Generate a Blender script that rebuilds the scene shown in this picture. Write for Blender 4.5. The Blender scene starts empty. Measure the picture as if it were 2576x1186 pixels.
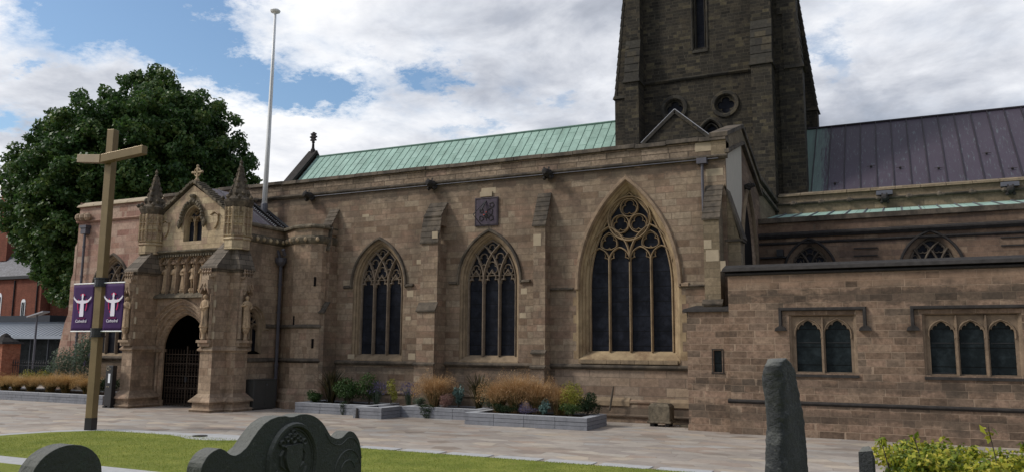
import bpy, bmesh, math, random
import numpy as np
from mathutils import Vector, Matrix
from mathutils.geometry import tessellate_polygon
R=math.radians; PI=math.pi
random.seed(7); rng=np.random.default_rng(7)
C=bpy.context.scene.collection
S=bpy.context.scene

# ------------------------------------------------------------ camera
CAM_H=3.0
pitch=math.atan(280/2030.); yaw=R(25.8); roll=R(.42)
fwd=Vector((-math.sin(yaw)*math.cos(pitch),math.cos(yaw)*math.cos(pitch),math.sin(pitch)))
r0=Vector((math.cos(yaw),math.sin(yaw),0)); u0=r0.cross(fwd)
rt=r0*math.cos(roll)+u0*math.sin(roll); up=-r0*math.sin(roll)+u0*math.cos(roll)
cam=bpy.data.cameras.new('camera'); co=bpy.data.objects.new('camera',cam); C.objects.link(co)
m=Matrix((rt,up,-fwd)).transposed().to_4x4(); m.translation=Vector((0,0,CAM_H)); co.matrix_world=m
cam.sensor_width=36; cam.lens=36*2030/2576.; cam.clip_end=3000; cam.clip_start=.05
S.camera=co
# ------------------------------------------------------------ sky, sun, exposure
SUN_EL,SUN_AZ=R(40),R(238)      # azimuth clockwise from +Y (towards -X, -Y)
sdir=Vector((math.sin(SUN_AZ)*math.cos(SUN_EL),math.cos(SUN_AZ)*math.cos(SUN_EL),math.sin(SUN_EL)))
w=bpy.data.worlds.new('World'); S.world=w; w.use_nodes=True
nt=w.node_tree; N=nt.nodes; Lk=nt.links; N.clear()
def nd(t,**k):
    n=N.new(t)
    for a,b in k.items(): setattr(n,a,b)
    return n
out=nd('ShaderNodeOutputWorld'); bg=nd('ShaderNodeBackground'); sky=nd('ShaderNodeTexSky')
sky.sky_type='NISHITA'; sky.sun_disc=False; sky.sun_elevation=SUN_EL; sky.sun_rotation=SUN_AZ
sky.air_density=1.2; sky.dust_density=1.0; sky.ozone_density=2.0
tc=nd('ShaderNodeTexCoord'); sep=nd('ShaderNodeSeparateXYZ'); Lk.new(tc.outputs['Generated'],sep.inputs[0])
def mth(op,a,b=None,c=None):
    n=nd('ShaderNodeMath',operation=op)
    for i,v in enumerate((a,b,c)):
        if v is None: continue
        if hasattr(v,'links') or hasattr(v,'is_output'): Lk.new(v,n.inputs[i])
        else: n.inputs[i].default_value=v
    return n.outputs[0]
zz=mth('ADD',mth('MAXIMUM',sep.outputs[2],0.0),.22)
cu=mth('DIVIDE',sep.outputs[0],zz); cv=mth('DIVIDE',sep.outputs[1],zz)
cmb=nd('ShaderNodeCombineXYZ'); Lk.new(cu,cmb.inputs[0]); Lk.new(cv,cmb.inputs[1])
def noise(vec,scale,detail,rough,off=(0,0,0),dist=0,st=(1,1,1)):
    mp=nd('ShaderNodeMapping'); mp.inputs['Location'].default_value=off; mp.inputs['Scale'].default_value=st
    Lk.new(vec,mp.inputs[0])
    n=nd('ShaderNodeTexNoise'); n.inputs['Scale'].default_value=scale; n.inputs['Detail'].default_value=detail
    n.inputs['Roughness'].default_value=rough; n.inputs['Distortion'].default_value=dist
    Lk.new(mp.outputs[0],n.inputs['Vector']); return n.outputs['Fac']
def ramp(f,pts,nt_=None):
    r=nd('ShaderNodeValToRGB'); cr=r.color_ramp
    while len(cr.elements)<len(pts): cr.elements.new(.5)
    for e,(p,c) in zip(cr.elements,pts):
        e.position=p; e.color=(c,c,c,1) if not isinstance(c,tuple) else (*c,1)
    Lk.new(f,r.inputs[0]); return r.outputs[0]
wob=nd('ShaderNodeTexNoise'); wob.inputs['Scale'].default_value=6.5; wob.inputs['Detail'].default_value=9; wob.inputs['Roughness'].default_value=.7; Lk.new(cmb.outputs[0],wob.inputs['Vector'])
wv=nd('ShaderNodeVectorMath',operation='MULTIPLY_ADD'); Lk.new(wob.outputs['Color'],wv.inputs[0]); wv.inputs[1].default_value=(.42,.42,0); wv.inputs[2].default_value=(-.21,-.21,0)
wp=nd('ShaderNodeVectorMath',operation='ADD'); Lk.new(cmb.outputs[0],wp.inputs[0]); Lk.new(wv.outputs[0],wp.inputs[1])
ws=nd('ShaderNodeSeparateXYZ'); Lk.new(wp.outputs[0],ws.inputs[0])
cov=noise(cmb.outputs[0],2.2,8,.6,(3.1,1.7,0),.2)
cov2=noise(cmb.outputs[0],9,7,.65,(4,1,0),.4)
dens=mth('ADD',mth('ADD',mth('MULTIPLY',cov,.5),mth('MULTIPLY',cov2,.16)),.22)
# openings in the cloud deck, placed by sky direction
for (u_,v_,ru,rv,s_) in ((-1.33,.95,.19,.09,.38),(-1.27,1.10,.12,.10,.34),(-1.29,1.24,.08,.09,.30),(-1.21,1.40,.13,.075,.42),(-1.86,1.13,.09,.07,.38),(-1.62,1.0,.06,.03,.2),(-.915,1.46,.07,.07,.30),(-.89,1.57,.05,.05,.22),(-.95,1.74,.08,.045,.18),(-.12,1.76,.05,.10,.17),(-1.05,1.0,.14,.05,.28),(-.72,1.7,.05,.05,.14),(.9,2.2,.5,.3,.3),(-.3,-.8,.5,.4,.3),(.9,.1,.4,.5,.3)):
    du=mth('DIVIDE',mth('SUBTRACT',ws.outputs[0],u_),ru); dv=mth('DIVIDE',mth('SUBTRACT',ws.outputs[1],v_),rv)
    e=mth('EXPONENT',mth('MULTIPLY',mth('ADD',mth('MULTIPLY',du,du),mth('MULTIPLY',dv,dv)),-1.0))
    dens=mth('SUBTRACT',dens,mth('MULTIPLY',e,s_))
mask=ramp(dens,[(.30,0.0),(.38,.35),(.50,.9),(.56,1.0)])
shade=noise(cmb.outputs[0],1.9,7,.58,(1.5,9.2,0),.15)
shade2=noise(cmb.outputs[0],4.5,7,.6,(3.5,1.2,0),.3)
shb=mth('ADD',mth('ADD',mth('MULTIPLY',shade,.85),mth('SUBTRACT',mth('MULTIPLY',shade2,.45),.275)),mth('MULTIPLY',mth('SUBTRACT',0,sep.outputs[0]),.17))
shb=mth('ADD',shb,mth('MULTIPLY',mth('SUBTRACT',dens,.5),-.25))
ccol=ramp(shb,[(.14,(.27,.3,.36)),(.3,(.47,.5,.57)),(.44,(.76,.78,.83)),(.56,(.99,.99,1.0))])
# sky scaled to nominal strength
sm=nd('ShaderNodeVectorMath',operation='SCALE'); Lk.new(sky.outputs[0],sm.inputs[0]); sm.inputs['Scale'].default_value=.13
mix=nd('ShaderNodeMix',data_type='RGBA'); Lk.new(mask,mix.inputs[0]); tint=nd('ShaderNodeVectorMath',operation='MULTIPLY'); Lk.new(sm.outputs[0],tint.inputs[0]); tint.inputs[1].default_value=(.86,.94,1.0); Lk.new(tint.outputs[0],mix.inputs[6]); Lk.new(ccol,mix.inputs[7])
Lk.new(mix.outputs[2],bg.inputs[0]); bg.inputs[1].default_value=1.0
Lk.new(bg.outputs[0],out.inputs[0])
sl=bpy.data.lights.new('sun','SUN'); sl.energy=2.2; sl.angle=R(10); sl.color=(1,.95,.87)
so=bpy.data.objects.new('sun',sl); C.objects.link(so); so.rotation_euler=sdir.to_track_quat('Z','Y').to_euler(); so.location=(-40,-20,40)
S.view_settings.view_transform='Standard'; S.view_settings.look='None'; S.view_settings.gamma=1; S.view_settings.exposure=.12
S.render.engine='CYCLES'

# ------------------------------------------------------------ materials
MATS={}
class Mt:
    def __init__(s,name):
        s.m=bpy.data.materials.new(name); s.m.use_nodes=True; s.t=s.m.node_tree
        s.b=s.t.nodes['Principled BSDF']; MATS[name]=s.m
    def n(s,t,**k):
        x=s.t.nodes.new(t)
        for a,b in k.items(): setattr(x,a,b)
        return x
    def l(s,a,b): s.t.links.new(a,b)
    def set(s,i,v):
        if hasattr(v,'is_output'): s.l(v,i)
        elif isinstance(v,tuple) and len(v)==3 and i.type=='RGBA': i.default_value=(*v,1)
        else: i.default_value=v
    def math(s,op,*a):
        x=s.n('ShaderNodeMath',operation=op)
        for i,v in enumerate(a): s.set(x.inputs[i],v)
        return x.outputs[0]
    def vm(s,op,a,b=None,sc=None):
        x=s.n('ShaderNodeVectorMath',operation=op); s.set(x.inputs[0],a)
        if b is not None: s.set(x.inputs[1],b)
        if sc is not None: s.set(x.inputs['Scale'],sc)
        return x.outputs['Value'] if op=='DOT_PRODUCT' else x.outputs[0]
    def noise(s,vec,scale,det=4,rough=.55,dist=0,color=False):
        x=s.n('ShaderNodeTexNoise'); s.l(vec,x.inputs['Vector']); x.inputs['Scale'].default_value=scale
        x.inputs['Detail'].default_value=det; x.inputs['Roughness'].default_value=rough; x.inputs['Distortion'].default_value=dist
        return x.outputs['Color' if color else 'Fac']
    def ramp(s,f,pts,mode='LINEAR'):
        r=s.n('ShaderNodeValToRGB'); cr=r.color_ramp; cr.interpolation=mode
        while len(cr.elements)<len(pts): cr.elements.new(.5)
        for e,(p,c) in zip(cr.elements,pts):
            e.position=p; e.color=(*c,1) if isinstance(c,tuple) else (c,c,c,1)
        s.l(f,r.inputs[0]); return r.outputs[0]
    def mix(s,f,a,b,mode='MIX'):
        x=s.n('ShaderNodeMix',data_type='RGBA',blend_type=mode)
        s.set(x.inputs[0],f); s.set(x.inputs[6],a); s.set(x.inputs[7],b); return x.outputs[2]
    def bump(s,h,st=.5,d=.02):
        x=s.n('ShaderNodeBump'); x.inputs['Strength'].default_value=st; x.inputs['Distance'].default_value=d
        s.l(h,x.inputs['Height']); s.l(x.outputs[0],s.b.inputs['Normal'])
    def pos(s): return s.n('ShaderNodeNewGeometry')
    def scl(s,v,k):
        x=s.n('ShaderNodeMapping'); s.l(v,x.inputs[0]); x.inputs['Scale'].default_value=k; return x.outputs[0]
    def fin(s,col,rough=.85,metal=0,spec=.3):
        s.set(s.b.inputs['Base Color'],col); s.set(s.b.inputs['Roughness'],rough); s.set(s.b.inputs['Metallic'],metal)
        s.b.inputs['Specular IOR Level'].default_value=spec; return s.m

TINT={'weathered_sandstone':(1.06,1.13,1.2),'buff_porch_stone':(1.05,1.1,1.15),'tooled_brown_sandstone':(1.06,1.1,1.13),'brown_aisle_sandstone':(1.1,1.12,1.15),'repaired_sandstone_bands':(1.0,1.08,1.15),'eroded_parapet_stone':(1.0,1.08,1.14),'dark_rubble_stone':(.9,.93,.98),'pink_sandstone':(1.02,1.06,1.1)}
def stone(name,pal,L=.75,H=.32,mortar=(.2,.16,.12),ms=.012,stain=(.05,.045,.04),st_amt=.5,st_lo=.5,st_hi=.68,bump=.5,jit=.9,patch=None,fine=.35,bands=()):
    k=Mt(name); g=k.pos(); P=g.outputs['Position']; Nn=g.outputs['True Normal']
    T=k.vm('NORMALIZE',k.vm('CROSS_PRODUCT',Nn,(0,0,1)))
    u=k.vm('DOT_PRODUCT',P,T); sp=k.n('ShaderNodeSeparateXYZ'); k.l(P,sp.inputs[0]); z=sp.outputs[2]
    row=k.math('FLOOR',k.math('DIVIDE',z,H))
    wn=k.n('ShaderNodeTexWhiteNoise',noise_dimensions='1D'); k.l(row,wn.inputs['W'])
    u2=k.math('ADD',u,k.math('MULTIPLY',wn.outputs['Value'],L*3))
    cv=k.n('ShaderNodeCombineXYZ'); k.l(k.math('DIVIDE',u2,L*1.3),cv.inputs[0]); k.l(k.math('MULTIPLY',row,3.7),cv.inputs[1])
    nz=k.noise(cv.outputs[0],1,1,.5)
    u3=k.math('ADD',u2,k.math('MULTIPLY',k.math('SUBTRACT',nz,.5),L*jit*2.2))
    bv=k.n('ShaderNodeCombineXYZ'); k.l(u3,bv.inputs[0]); k.l(z,bv.inputs[1])
    wob=k.vm('SCALE',k.vm('SUBTRACT',k.noise(P,5,3,.6,color=True),(.5,.5,.5)),sc=.035*H/.3)
    bvv=k.vm('ADD',bv.outputs[0],wob)
    br=k.n('ShaderNodeTexBrick'); k.l(bvv,br.inputs['Vector']); br.offset=0; br.squash=1
    br.inputs['Color1'].default_value=(0,0,0,1); br.inputs['Color2'].default_value=(1,1,1,1); br.inputs['Mortar'].default_value=(.5,.5,.5,1)
    br.inputs['Scale'].default_value=1; br.inputs['Mortar Size'].default_value=ms; br.inputs['Mortar Smooth'].default_value=.3
    br.inputs['Brick Width'].default_value=L; br.inputs['Row Height'].default_value=H; br.inputs['Bias'].default_value=0
    tn=TINT.get(name,(1,1,1)); pal=[tuple(a*b for a,b in zip(c,tn)) for c in pal]
    n=len(pal); col=k.ramp(br.outputs['Color'],[(i/(n-1) if n>1 else 0,c) for i,c in enumerate(pal)])
    if patch:   # areas of repaired stone with their own colour
        pn=k.noise(k.scl(P,(.5,.5,.9)),.8,3,.6); pm=k.ramp(pn,[(patch[1],0.),(patch[1]+.05,1.)])
        col=k.mix(k.math('MULTIPLY',pm,patch[2]),col,patch[0])
    fn=k.noise(P,7,8,.7); col=k.mix(1.0,col,k.ramp(fn,[(.3,1-fine),(.7,1+fine*.6)]),'MULTIPLY')
    fn2=k.noise(P,1.1,4,.6); col=k.mix(1.0,col,k.ramp(fn2,[(.3,.82),(.7,1.14)]),'MULTIPLY')
    col=k.mix(k.math('MULTIPLY',br.outputs['Fac'],.75),col,mortar)
    sn=k.noise(k.scl(P,(.55,.55,.28)),1.0,7,.68); sm_=k.ramp(sn,[(st_lo,0.),(st_hi,1.)])
    col=k.mix(k.math('MULTIPLY',sm_,st_amt),col,stain)
    for z0,z1,bc,am in bands:   # weather staining along particular courses
        zc,hz=(z0+z1)/2,(z1-z0)/2; dz_=k.math('DIVIDE',k.math('ABSOLUTE',k.math('SUBTRACT',z,zc)),hz)
        nb=k.noise(k.scl(P,(1,1,2.2)),1.6,7,.7); bk=k.math('MULTIPLY',k.math('SUBTRACT',br.outputs['Color'],.5),.5)
        v_=k.math('ADD',k.math('ADD',k.math('SUBTRACT',1.25,dz_),k.math('MULTIPLY',k.math('SUBTRACT',nb,.5),4.0)),bk)
        col=k.mix(k.math('MULTIPLY',k.ramp(v_,[(.35,0.),(.85,1.)]),am),col,bc)
    k.bump(k.math('SUBTRACT',k.math('MULTIPLY',k.noise(P,14,6,.7),.6),k.math('MULTIPLY',br.outputs['Fac'],.8)),bump,.02)
    return k.fin(col,.93,0,.2)

def plain(name,col,rough=.8,metal=0,spec=.3,var=.25,scale=4,bump=.3,dark=None,dk_amt=.5,dk=(.5,.65)):
    k=Mt(name); P=k.pos().outputs['Position']
    f=k.noise(P,scale,7,.65); c=k.mix(1.0,k.mix(0,col,col),k.ramp(f,[(.3,1-var),(.7,1+var*.7)]),'MULTIPLY')
    if dark: c=k.mix(k.math('MULTIPLY',k.ramp(k.noise(k.scl(P,(1,1,.5)),scale*.4,6,.7),[(dk[0],0.),(dk[1],1.)]),dk_amt),c,dark)
    if bump: k.bump(k.noise(P,scale*4,6,.7),bump,.012)
    return k.fin(c,rough,metal,spec)

WALLP=[(.16,.1,.064),(.235,.16,.105),(.275,.195,.128),(.2,.13,.088),(.29,.215,.145),(.25,.152,.1)]
M_wall=stone('weathered_sandstone',WALLP,.66,.285,(.14,.105,.078),.012,(.075,.06,.047),.6,.47,.68,patch=((.27,.17,.12),.56,.45),bands=((10.1,10.75,(.07,.057,.045),.6),(1.75,2.15,(.075,.06,.047),.55),(0,.75,(.07,.058,.047),.55)))
M_parap=stone('eroded_parapet_stone',[(.2,.135,.088),(.29,.2,.135),(.33,.235,.165),(.17,.12,.08),(.31,.2,.14)],1.0,.27,(.06,.045,.035),.018,(.08,.06,.045),.5,.46,.66,bump=1.2,fine=.5)
M_low=stone('repaired_sandstone_bands',[(.17,.105,.07),(.36,.25,.165),(.2,.125,.085),(.33,.24,.165),(.19,.12,.085),(.3,.21,.145)],1.15,.36,(.14,.11,.085),.012,(.07,.055,.045),.3,.55,.75,jit=.5)
M_pink=stone('pink_sandstone',[(.3,.17,.12),(.38,.24,.175),(.27,.14,.105),(.44,.31,.23),(.33,.18,.135)],.8,.36,(.38,.29,.22),.012,(.14,.095,.075),.4,.55,.72)
M_tower=stone('dark_rubble_stone',[(.026,.022,.017),(.045,.038,.028),(.034,.03,.023),(.07,.056,.037),(.04,.034,.026),(.105,.085,.05)],.42,.2,(.085,.073,.055),.012,(.018,.016,.014),.55,.5,.7,bump=.8,jit=1.1,patch=((.1,.08,.05),.6,.45),fine=.45)
M_towerq=stone('dark_dressed_stone',[(.034,.031,.027),(.055,.05,.04),(.042,.038,.032),(.09,.075,.05)],.6,.42,(.03,.027,.023),.01,(.02,.018,.016),.5,.5,.7)
M_chap=stone('tooled_brown_sandstone',[(.11,.075,.053),(.22,.142,.096),(.26,.17,.118),(.18,.118,.08),(.28,.19,.13),(.14,.1,.072),(.3,.195,.135)],.64,.245,(.36,.265,.19),.014,(.045,.037,.03),.5,.5,.66,bump=1.0,fine=.5,bands=((4.55,5.15,(.045,.037,.03),.6),(.35,1.1,(.05,.042,.034),.45),(1.5,2.05,(.05,.042,.034),.45),(5.2,5.75,(.26,.17,.115),.5)))
M_chanc=stone('brown_aisle_sandstone',[(.15,.095,.065),(.2,.13,.085),(.13,.085,.062),(.235,.16,.105)],.7,.27,(.13,.1,.075),.01,(.05,.042,.034),.55,.48,.68)
M_cler=stone('pale_clerestory_stone',[(.2,.155,.1),(.25,.195,.13),(.17,.13,.085),(.28,.215,.14)],.9,.34,(.12,.1,.07),.01,(.07,.06,.045),.5,.5,.68)
M_porch=stone('buff_porch_stone',[(.27,.18,.117),(.34,.24,.16),(.24,.162,.108),(.38,.275,.185),(.31,.2,.135)],.62,.33,(.19,.145,.105),.008,(.08,.064,.05),.55,.5,.66)
M_gable=stone('yellow_gable_stone',[(.42,.32,.2),(.5,.39,.25),(.31,.22,.15),(.52,.42,.27),(.36,.25,.18)],.5,.33,(.2,.15,.1),.008,(.12,.09,.065),.4,.52,.7)
M_yel=plain('golden_limestone',(.33,.245,.145),.85,0,.25,.3,2,.3,(.14,.085,.05),.75,(.44,.6))
M_yel3=plain('worn_golden_tracery',(.31,.225,.135),.85,0,.25,.3,3,.3,(.12,.085,.06),.6)
M_yel2=plain('buff_window_stone',(.25,.185,.12),.88,0,.25,.3,3,.3,(.09,.07,.05),.6)
M_hood=plain('buff_hood_stone',(.28,.2,.135),.88,0,.25,.3,4,.3,(.1,.08,.06),.5)
M_vwin=plain('brown_window_stone',(.2,.145,.1),.88,0,.25,.3,4,.3,(.07,.055,.045),.6)
M_trac=plain('grey_tracery_stone',(.2,.155,.115),.88,0,.25,.3,5,.3,(.08,.065,.05),.5)
M_pale=plain('pale_new_stone',(.37,.3,.21),.85,0,.25,.15,3,.2)
M_cop=plain('blackened_coping_stone',(.13,.105,.08),.9,0,.2,.4,3,.5,(.035,.031,.027),.75,(.42,.6))
M_dark=plain('soot_black_stone',(.04,.036,.034),.9,0,.2,.4,5,.5)
M_statue=plain('cream_statue_stone',(.42,.3,.19),.85,0,.25,.25,9,.4,(.15,.11,.08),.7,(.5,.66))
M_render=plain('pale_render_patch',(.5,.45,.37),.9,0,.2,.06,2,.1)
M_iron=plain('black_iron',(.015,.015,.017),.5,0,.4,.2,10,.1)
M_lead=plain('grey_lead',(.12,.12,.14),.55,.2,.4,.2,3,.2)
M_leadw=plain('pale_lead_flashing',(.33,.33,.35),.6,.1,.4,.15,4,.2)
M_pipe=plain('grey_downpipe_paint',(.085,.08,.095),.5,0,.4,.2,4,.1)
def meshed_glass(name,col,r0,r1):
    k=Mt(name); P=k.pos().outputs['Position']
    sp=k.n('ShaderNodeSeparateXYZ'); k.l(P,sp.inputs[0])
    u=k.math('ADD',sp.outputs[0],sp.outputs[1]); fr_=k.math('ABSOLUTE',k.math('SUBTRACT',k.math('FRACT',k.math('DIVIDE',sp.outputs[2],.62)),.5))
    bar_=k.ramp(fr_,[(.46,0.),(.485,1.)])
    c=k.mix(k.ramp(k.noise(P,2.2,5,.7),[(.45,0.),(.75,1.)]),col,tuple(min(1,x*2.6+.004) for x in col)); c=k.mix(k.math('MULTIPLY',bar_,.8),c,(.003,.003,.003))
    k.bump(k.noise(P,6,3,.6),.25,.02)
    return k.fin(c,k.ramp(k.noise(P,3,4,.6),[(.35,r0),(.65,r1)]),0,.09)
M_glass=meshed_glass('dark_meshed_glass',(.006,.007,.011),.3,.6)
M_glass2=meshed_glass('dark_slatted_glass',(.01,.014,.016),.25,.5)
M_white=plain('white_paint',(.85,.85,.85),.4,0,.4,.08,3,0)
M_gold=plain('bronze_paint',(.21,.15,.075),.38,.35,.5,.15,2,.05)
M_blackp=plain('black_paint',(.012,.012,.014),.3,0,.5,.1,5,0)
M_cab=plain('dark_grey_cabinet_paint',(.05,.05,.047),.5,0,.4,.1,3,.05)
M_gran=plain('grey_granite',(.2,.205,.225),.75,0,.3,.16,6,.2,(.1,.105,.12),.5)
M_grant=plain('pale_granite_top',(.36,.37,.39),.7,0,.3,.12,6,.15)
M_kerb=plain('pale_kerb_stone',(.42,.42,.42),.8,0,.3,.12,5,.2)
M_ban=plain('purple_banner_cloth',(.048,.018,.085),.75,0,.2,.08,2,0)
M_banw=plain('white_banner_print',(.75,.7,.8),.7,0,.2,.03,2,0)
M_banr=plain('red_banner_print',(.45,.015,.09),.7,0,.2,.03,2,0)
M_banm=plain('faint_magenta_print',(.2,.02,.1),.7,0,.2,.03,2,0)
M_soil=plain('dark_soil',(.035,.026,.02),.95,0,.1,.4,8,.6)
M_slateR=plain('mauve_roof_slate',(.13,.11,.125),.6,0,.3,.2,3,.1)
M_step=plain('mossy_step_stone',(.17,.14,.1),.95,0,.15,.45,6,.7,(.05,.045,.035),.7,(.42,.6))
M_pin=plain('grimy_pinnacle_stone',(.15,.12,.088),.95,0,.15,.45,6,.7,(.05,.043,.035),.75,(.42,.58))
M_dial=plain('violet_sundial_paint',(.055,.04,.058),.6,0,.3,.35,5,.1)
M_whitew=plain('white_render',(.7,.72,.75),.8,0,.2,.05,2,0)
M_zinc=plain('grey_zinc_roof',(.3,.33,.38),.45,.2,.4,.1,1,0)
M_char=plain('charcoal_cladding',(.03,.035,.045),.6,0,.3,.15,2,0)
M_int=plain('dark_interior',(.012,.01,.01),.9,0,.1,.3,2,0)

def brick(name,c1,c2,mortar):
    return stone(name,[c1,c2,c1],.23,.078,mortar,.006,(.06,.03,.02),.3,.5,.7,bump=.3,jit=.1)
M_brick=brick('red_brick',(.19,.06,.038),(.26,.085,.052),(.17,.11,.08))
M_brickp=brick('orange_pier_brick',(.3,.1,.055),(.42,.17,.1),(.25,.18,.14))

def slate(name,col,w,h,rough=.55):
    k=Mt(name); g=k.pos(); P=g.outputs['Position']; T=k.vm('NORMALIZE',k.vm('CROSS_PRODUCT',g.outputs['True Normal'],(0,0,1)))
    u=k.vm('DOT_PRODUCT',P,T); sp=k.n('ShaderNodeSeparateXYZ'); k.l(P,sp.inputs[0])
    v=k.n('ShaderNodeCombineXYZ'); k.l(u,v.inputs[0]); k.l(sp.outputs[2],v.inputs[1])
    br=k.n('ShaderNodeTexBrick'); k.l(v.outputs[0],br.inputs['Vector']); br.inputs['Scale'].default_value=1
    br.inputs['Brick Width'].default_value=w; br.inputs['Row Height'].default_value=h; br.inputs['Mortar Size'].default_value=.012
    br.inputs['Color1'].default_value=(*[c*.7 for c in col],1); br.inputs['Color2'].default_value=(*[c*1.35 for c in col],1); br.inputs['Mortar'].default_value=(*[c*.35 for c in col],1)
    c=k.mix(1.0,br.outputs['Color'],k.ramp(k.noise(P,1.2,6,.7),[(.3,.75),(.7,1.25)]),'MULTIPLY')
    k.bump(k.math('MULTIPLY',br.outputs['Fac'],-1.),.6,.02); return k.fin(c,rough,0,.35)
M_slate=slate('blue_grey_slate',(.085,.085,.105),.3,.2)
M_stslate=slate('lichened_stone_slate',(.14,.115,.09),.5,.26,.9)

def green_copper():
    k=Mt('green_copper_verdigris'); g=k.pos(); P=g.outputs['Position']
    sp=k.n('ShaderNodeSeparateXYZ'); k.l(P,sp.inputs[0])
    v=k.n('ShaderNodeCombineXYZ'); k.l(sp.outputs[2],v.inputs[0]); k.l(sp.outputs[0],v.inputs[1])
    # cross seams staggered from bay to bay
    br=k.n('ShaderNodeTexBrick'); k.l(v.outputs[0],br.inputs['Vector']); br.inputs['Scale'].default_value=1; br.offset=.42
    br.inputs['Brick Width'].default_value=1.35; br.inputs['Row Height'].default_value=.62; br.inputs['Mortar Size'].default_value=.014
    br.inputs['Color1'].default_value=(.25,.375,.315,1); br.inputs['Color2'].default_value=(.32,.455,.39,1); br.inputs['Mortar'].default_value=(.09,.17,.13,1)
    c=k.mix(1.0,br.outputs['Color'],k.ramp(k.noise(k.scl(P,(1,.6,.6)),1.3,7,.7),[(.3,.78),(.7,1.2)]),'MULTIPLY')
    c=k.mix(k.ramp(k.noise(k.scl(P,(2.2,.5,.5)),.8,6,.7),[(.55,0.),(.75,.55)]),c,(.1,.13,.09))
    return k.fin(c,.75,0,.25)
M_copg=green_copper()
def purple_copper():
    k=Mt('purple_brown_copper'); g=k.pos(); P=g.outputs['Position']; sp=k.n('ShaderNodeSeparateXYZ'); k.l(P,sp.inputs[0])
    base=k.mix(k.noise(k.scl(P,(.8,.3,.3)),1.1,6,.7),(.045,.034,.048),(.07,.055,.078))
    # verdigris streaks running down near the tower
    near=k.math('SUBTRACT',1.0,k.math('DIVIDE',k.math('ADD',sp.outputs[0],4.9),1.9))
    stn=k.noise(k.scl(P,(9,.6,.6)),1.0,7,.75)
    f=k.ramp(k.math('ADD',k.math('MULTIPLY',k.math('MAXIMUM',near,0.),.42),k.math('MULTIPLY',stn,.9)),[(.57,0.),(.66,.6),(.9,1.)])
    c=k.mix(k.math('MULTIPLY',f,.85),base,(.15,.24,.2))
    sp2=k.ramp(k.noise(k.scl(P,(6,.9,.9)),1.5,8,.8),[(.56,0.),(.62,1.)]); c=k.mix(k.math('MULTIPLY',sp2,.35),c,(.2,.27,.27))
    return k.fin(c,.55,.1,.35)
M_copp=purple_copper()

def paving():
    k=Mt('mixed_sandstone_flags'); g=k.pos(); P=g.outputs['Position']
    mp=k.n('ShaderNodeMapping'); k.l(P,mp.inputs[0]); mp.inputs['Rotation'].default_value=(0,0,R(24)); mp.inputs['Scale'].default_value=(1.15,1.9,1)
    vo=k.n('ShaderNodeTexVoronoi',feature='F1',voronoi_dimensions='2D'); k.l(mp.outputs[0],vo.inputs['Vector']); vo.inputs['Scale'].default_value=1; vo.inputs['Randomness'].default_value=.8
    ve=k.n('ShaderNodeTexVoronoi',feature='DISTANCE_TO_EDGE',voronoi_dimensions='2D'); k.l(mp.outputs[0],ve.inputs['Vector']); ve.inputs['Scale'].default_value=1; ve.inputs['Randomness'].default_value=.8
    sp=k.n('ShaderNodeSeparateColor'); k.l(vo.outputs['Color'],sp.inputs[0])
    col=k.ramp(sp.outputs[0],[(0,(.24,.195,.16)),(.18,(.37,.325,.28)),(.36,(.29,.25,.22)),(.52,(.4,.355,.305)),(.66,(.33,.255,.205)),(.8,(.345,.325,.3)),(.92,(.44,.37,.29)),(1,(.27,.22,.185))])
    col=k.mix(1.0,col,k.ramp(k.noise(P,4,8,.7),[(.3,.86),(.7,1.12)]),'MULTIPLY')
    col=k.mix(1.0,col,k.ramp(k.noise(P,.3,4,.6),[(.35,.86),(.65,1.1)]),'MULTIPLY')
    col=k.mix(k.math('MULTIPLY',k.ramp(k.noise(P,2.2,9,.8),[(.58,0.),(.72,1.)]),.4),col,(.13,.115,.1))
    gap=k.ramp(ve.outputs['Distance'],[(0,1.),(.022,0.)]); col=k.mix(k.math('MULTIPLY',gap,.6),col,(.15,.13,.11))
    k.bump(k.math('SUBTRACT',k.math('MULTIPLY',k.noise(P,10,5,.6),.3),gap),.25,.01)
    return k.fin(col,k.ramp(k.noise(P,1.5,3),[(.3,.6),(.7,.8)]),0,.35)
M_pave=paving()
def grass():
    k=Mt('mown_grass'); P=k.pos().outputs['Position']
    c=k.mix(k.ramp(k.noise(P,.9,5,.6),[(.35,0.),(.65,1.)]),(.18,.21,.042),(.32,.325,.075))
    c=k.mix(k.ramp(k.noise(k.scl(P,(1,1.7,1)),14,6,.75),[(.4,0.),(.7,1.)]),c,(.13,.18,.026))
    c=k.mix(k.math('MULTIPLY',k.ramp(k.noise(P,2.3,7,.75),[(.56,0.),(.7,1.)]),.45),c,(.27,.22,.09))
    k.bump(k.noise(P,60,3,.7),1,.03); return k.fin(c,.9,0,.15)
M_grass=grass()
def leafmat(name,cols,rough=.55,trans=.25):
    k=Mt(name); oi=k.n('ShaderNodeAttribute'); oi.attribute_name='rnd'
    f=oi.outputs['Fac']; n=len(cols)
    c=k.ramp(f,[(i/(n-1),x) for i,x in enumerate(cols)])
    k.fin(c,rough,0,.3)
    try: k.b.inputs['Transmission Weight'].default_value=0
    except: pass
    tr=k.n('ShaderNodeBsdfTranslucent'); k.l(c,tr.inputs[0]); ms=k.n('ShaderNodeMixShader'); ms.inputs[0].default_value=trans
    o=[x for x in k.t.nodes if x.type=='OUTPUT_MATERIAL'][0]
    k.l(k.b.outputs[0],ms.inputs[1]); k.l(tr.outputs[0],ms.inputs[2]); k.l(ms.outputs[0],o.inputs[0]); return k.m
M_tree=leafmat('plane_tree_leaf',[(.018,.05,.014),(.04,.09,.022),(.07,.13,.03),(.15,.19,.05)],.45,.35)
M_bark=plain('grey_brown_bark',(.08,.065,.05),.9,0,.2,.4,4,.8)
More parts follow.
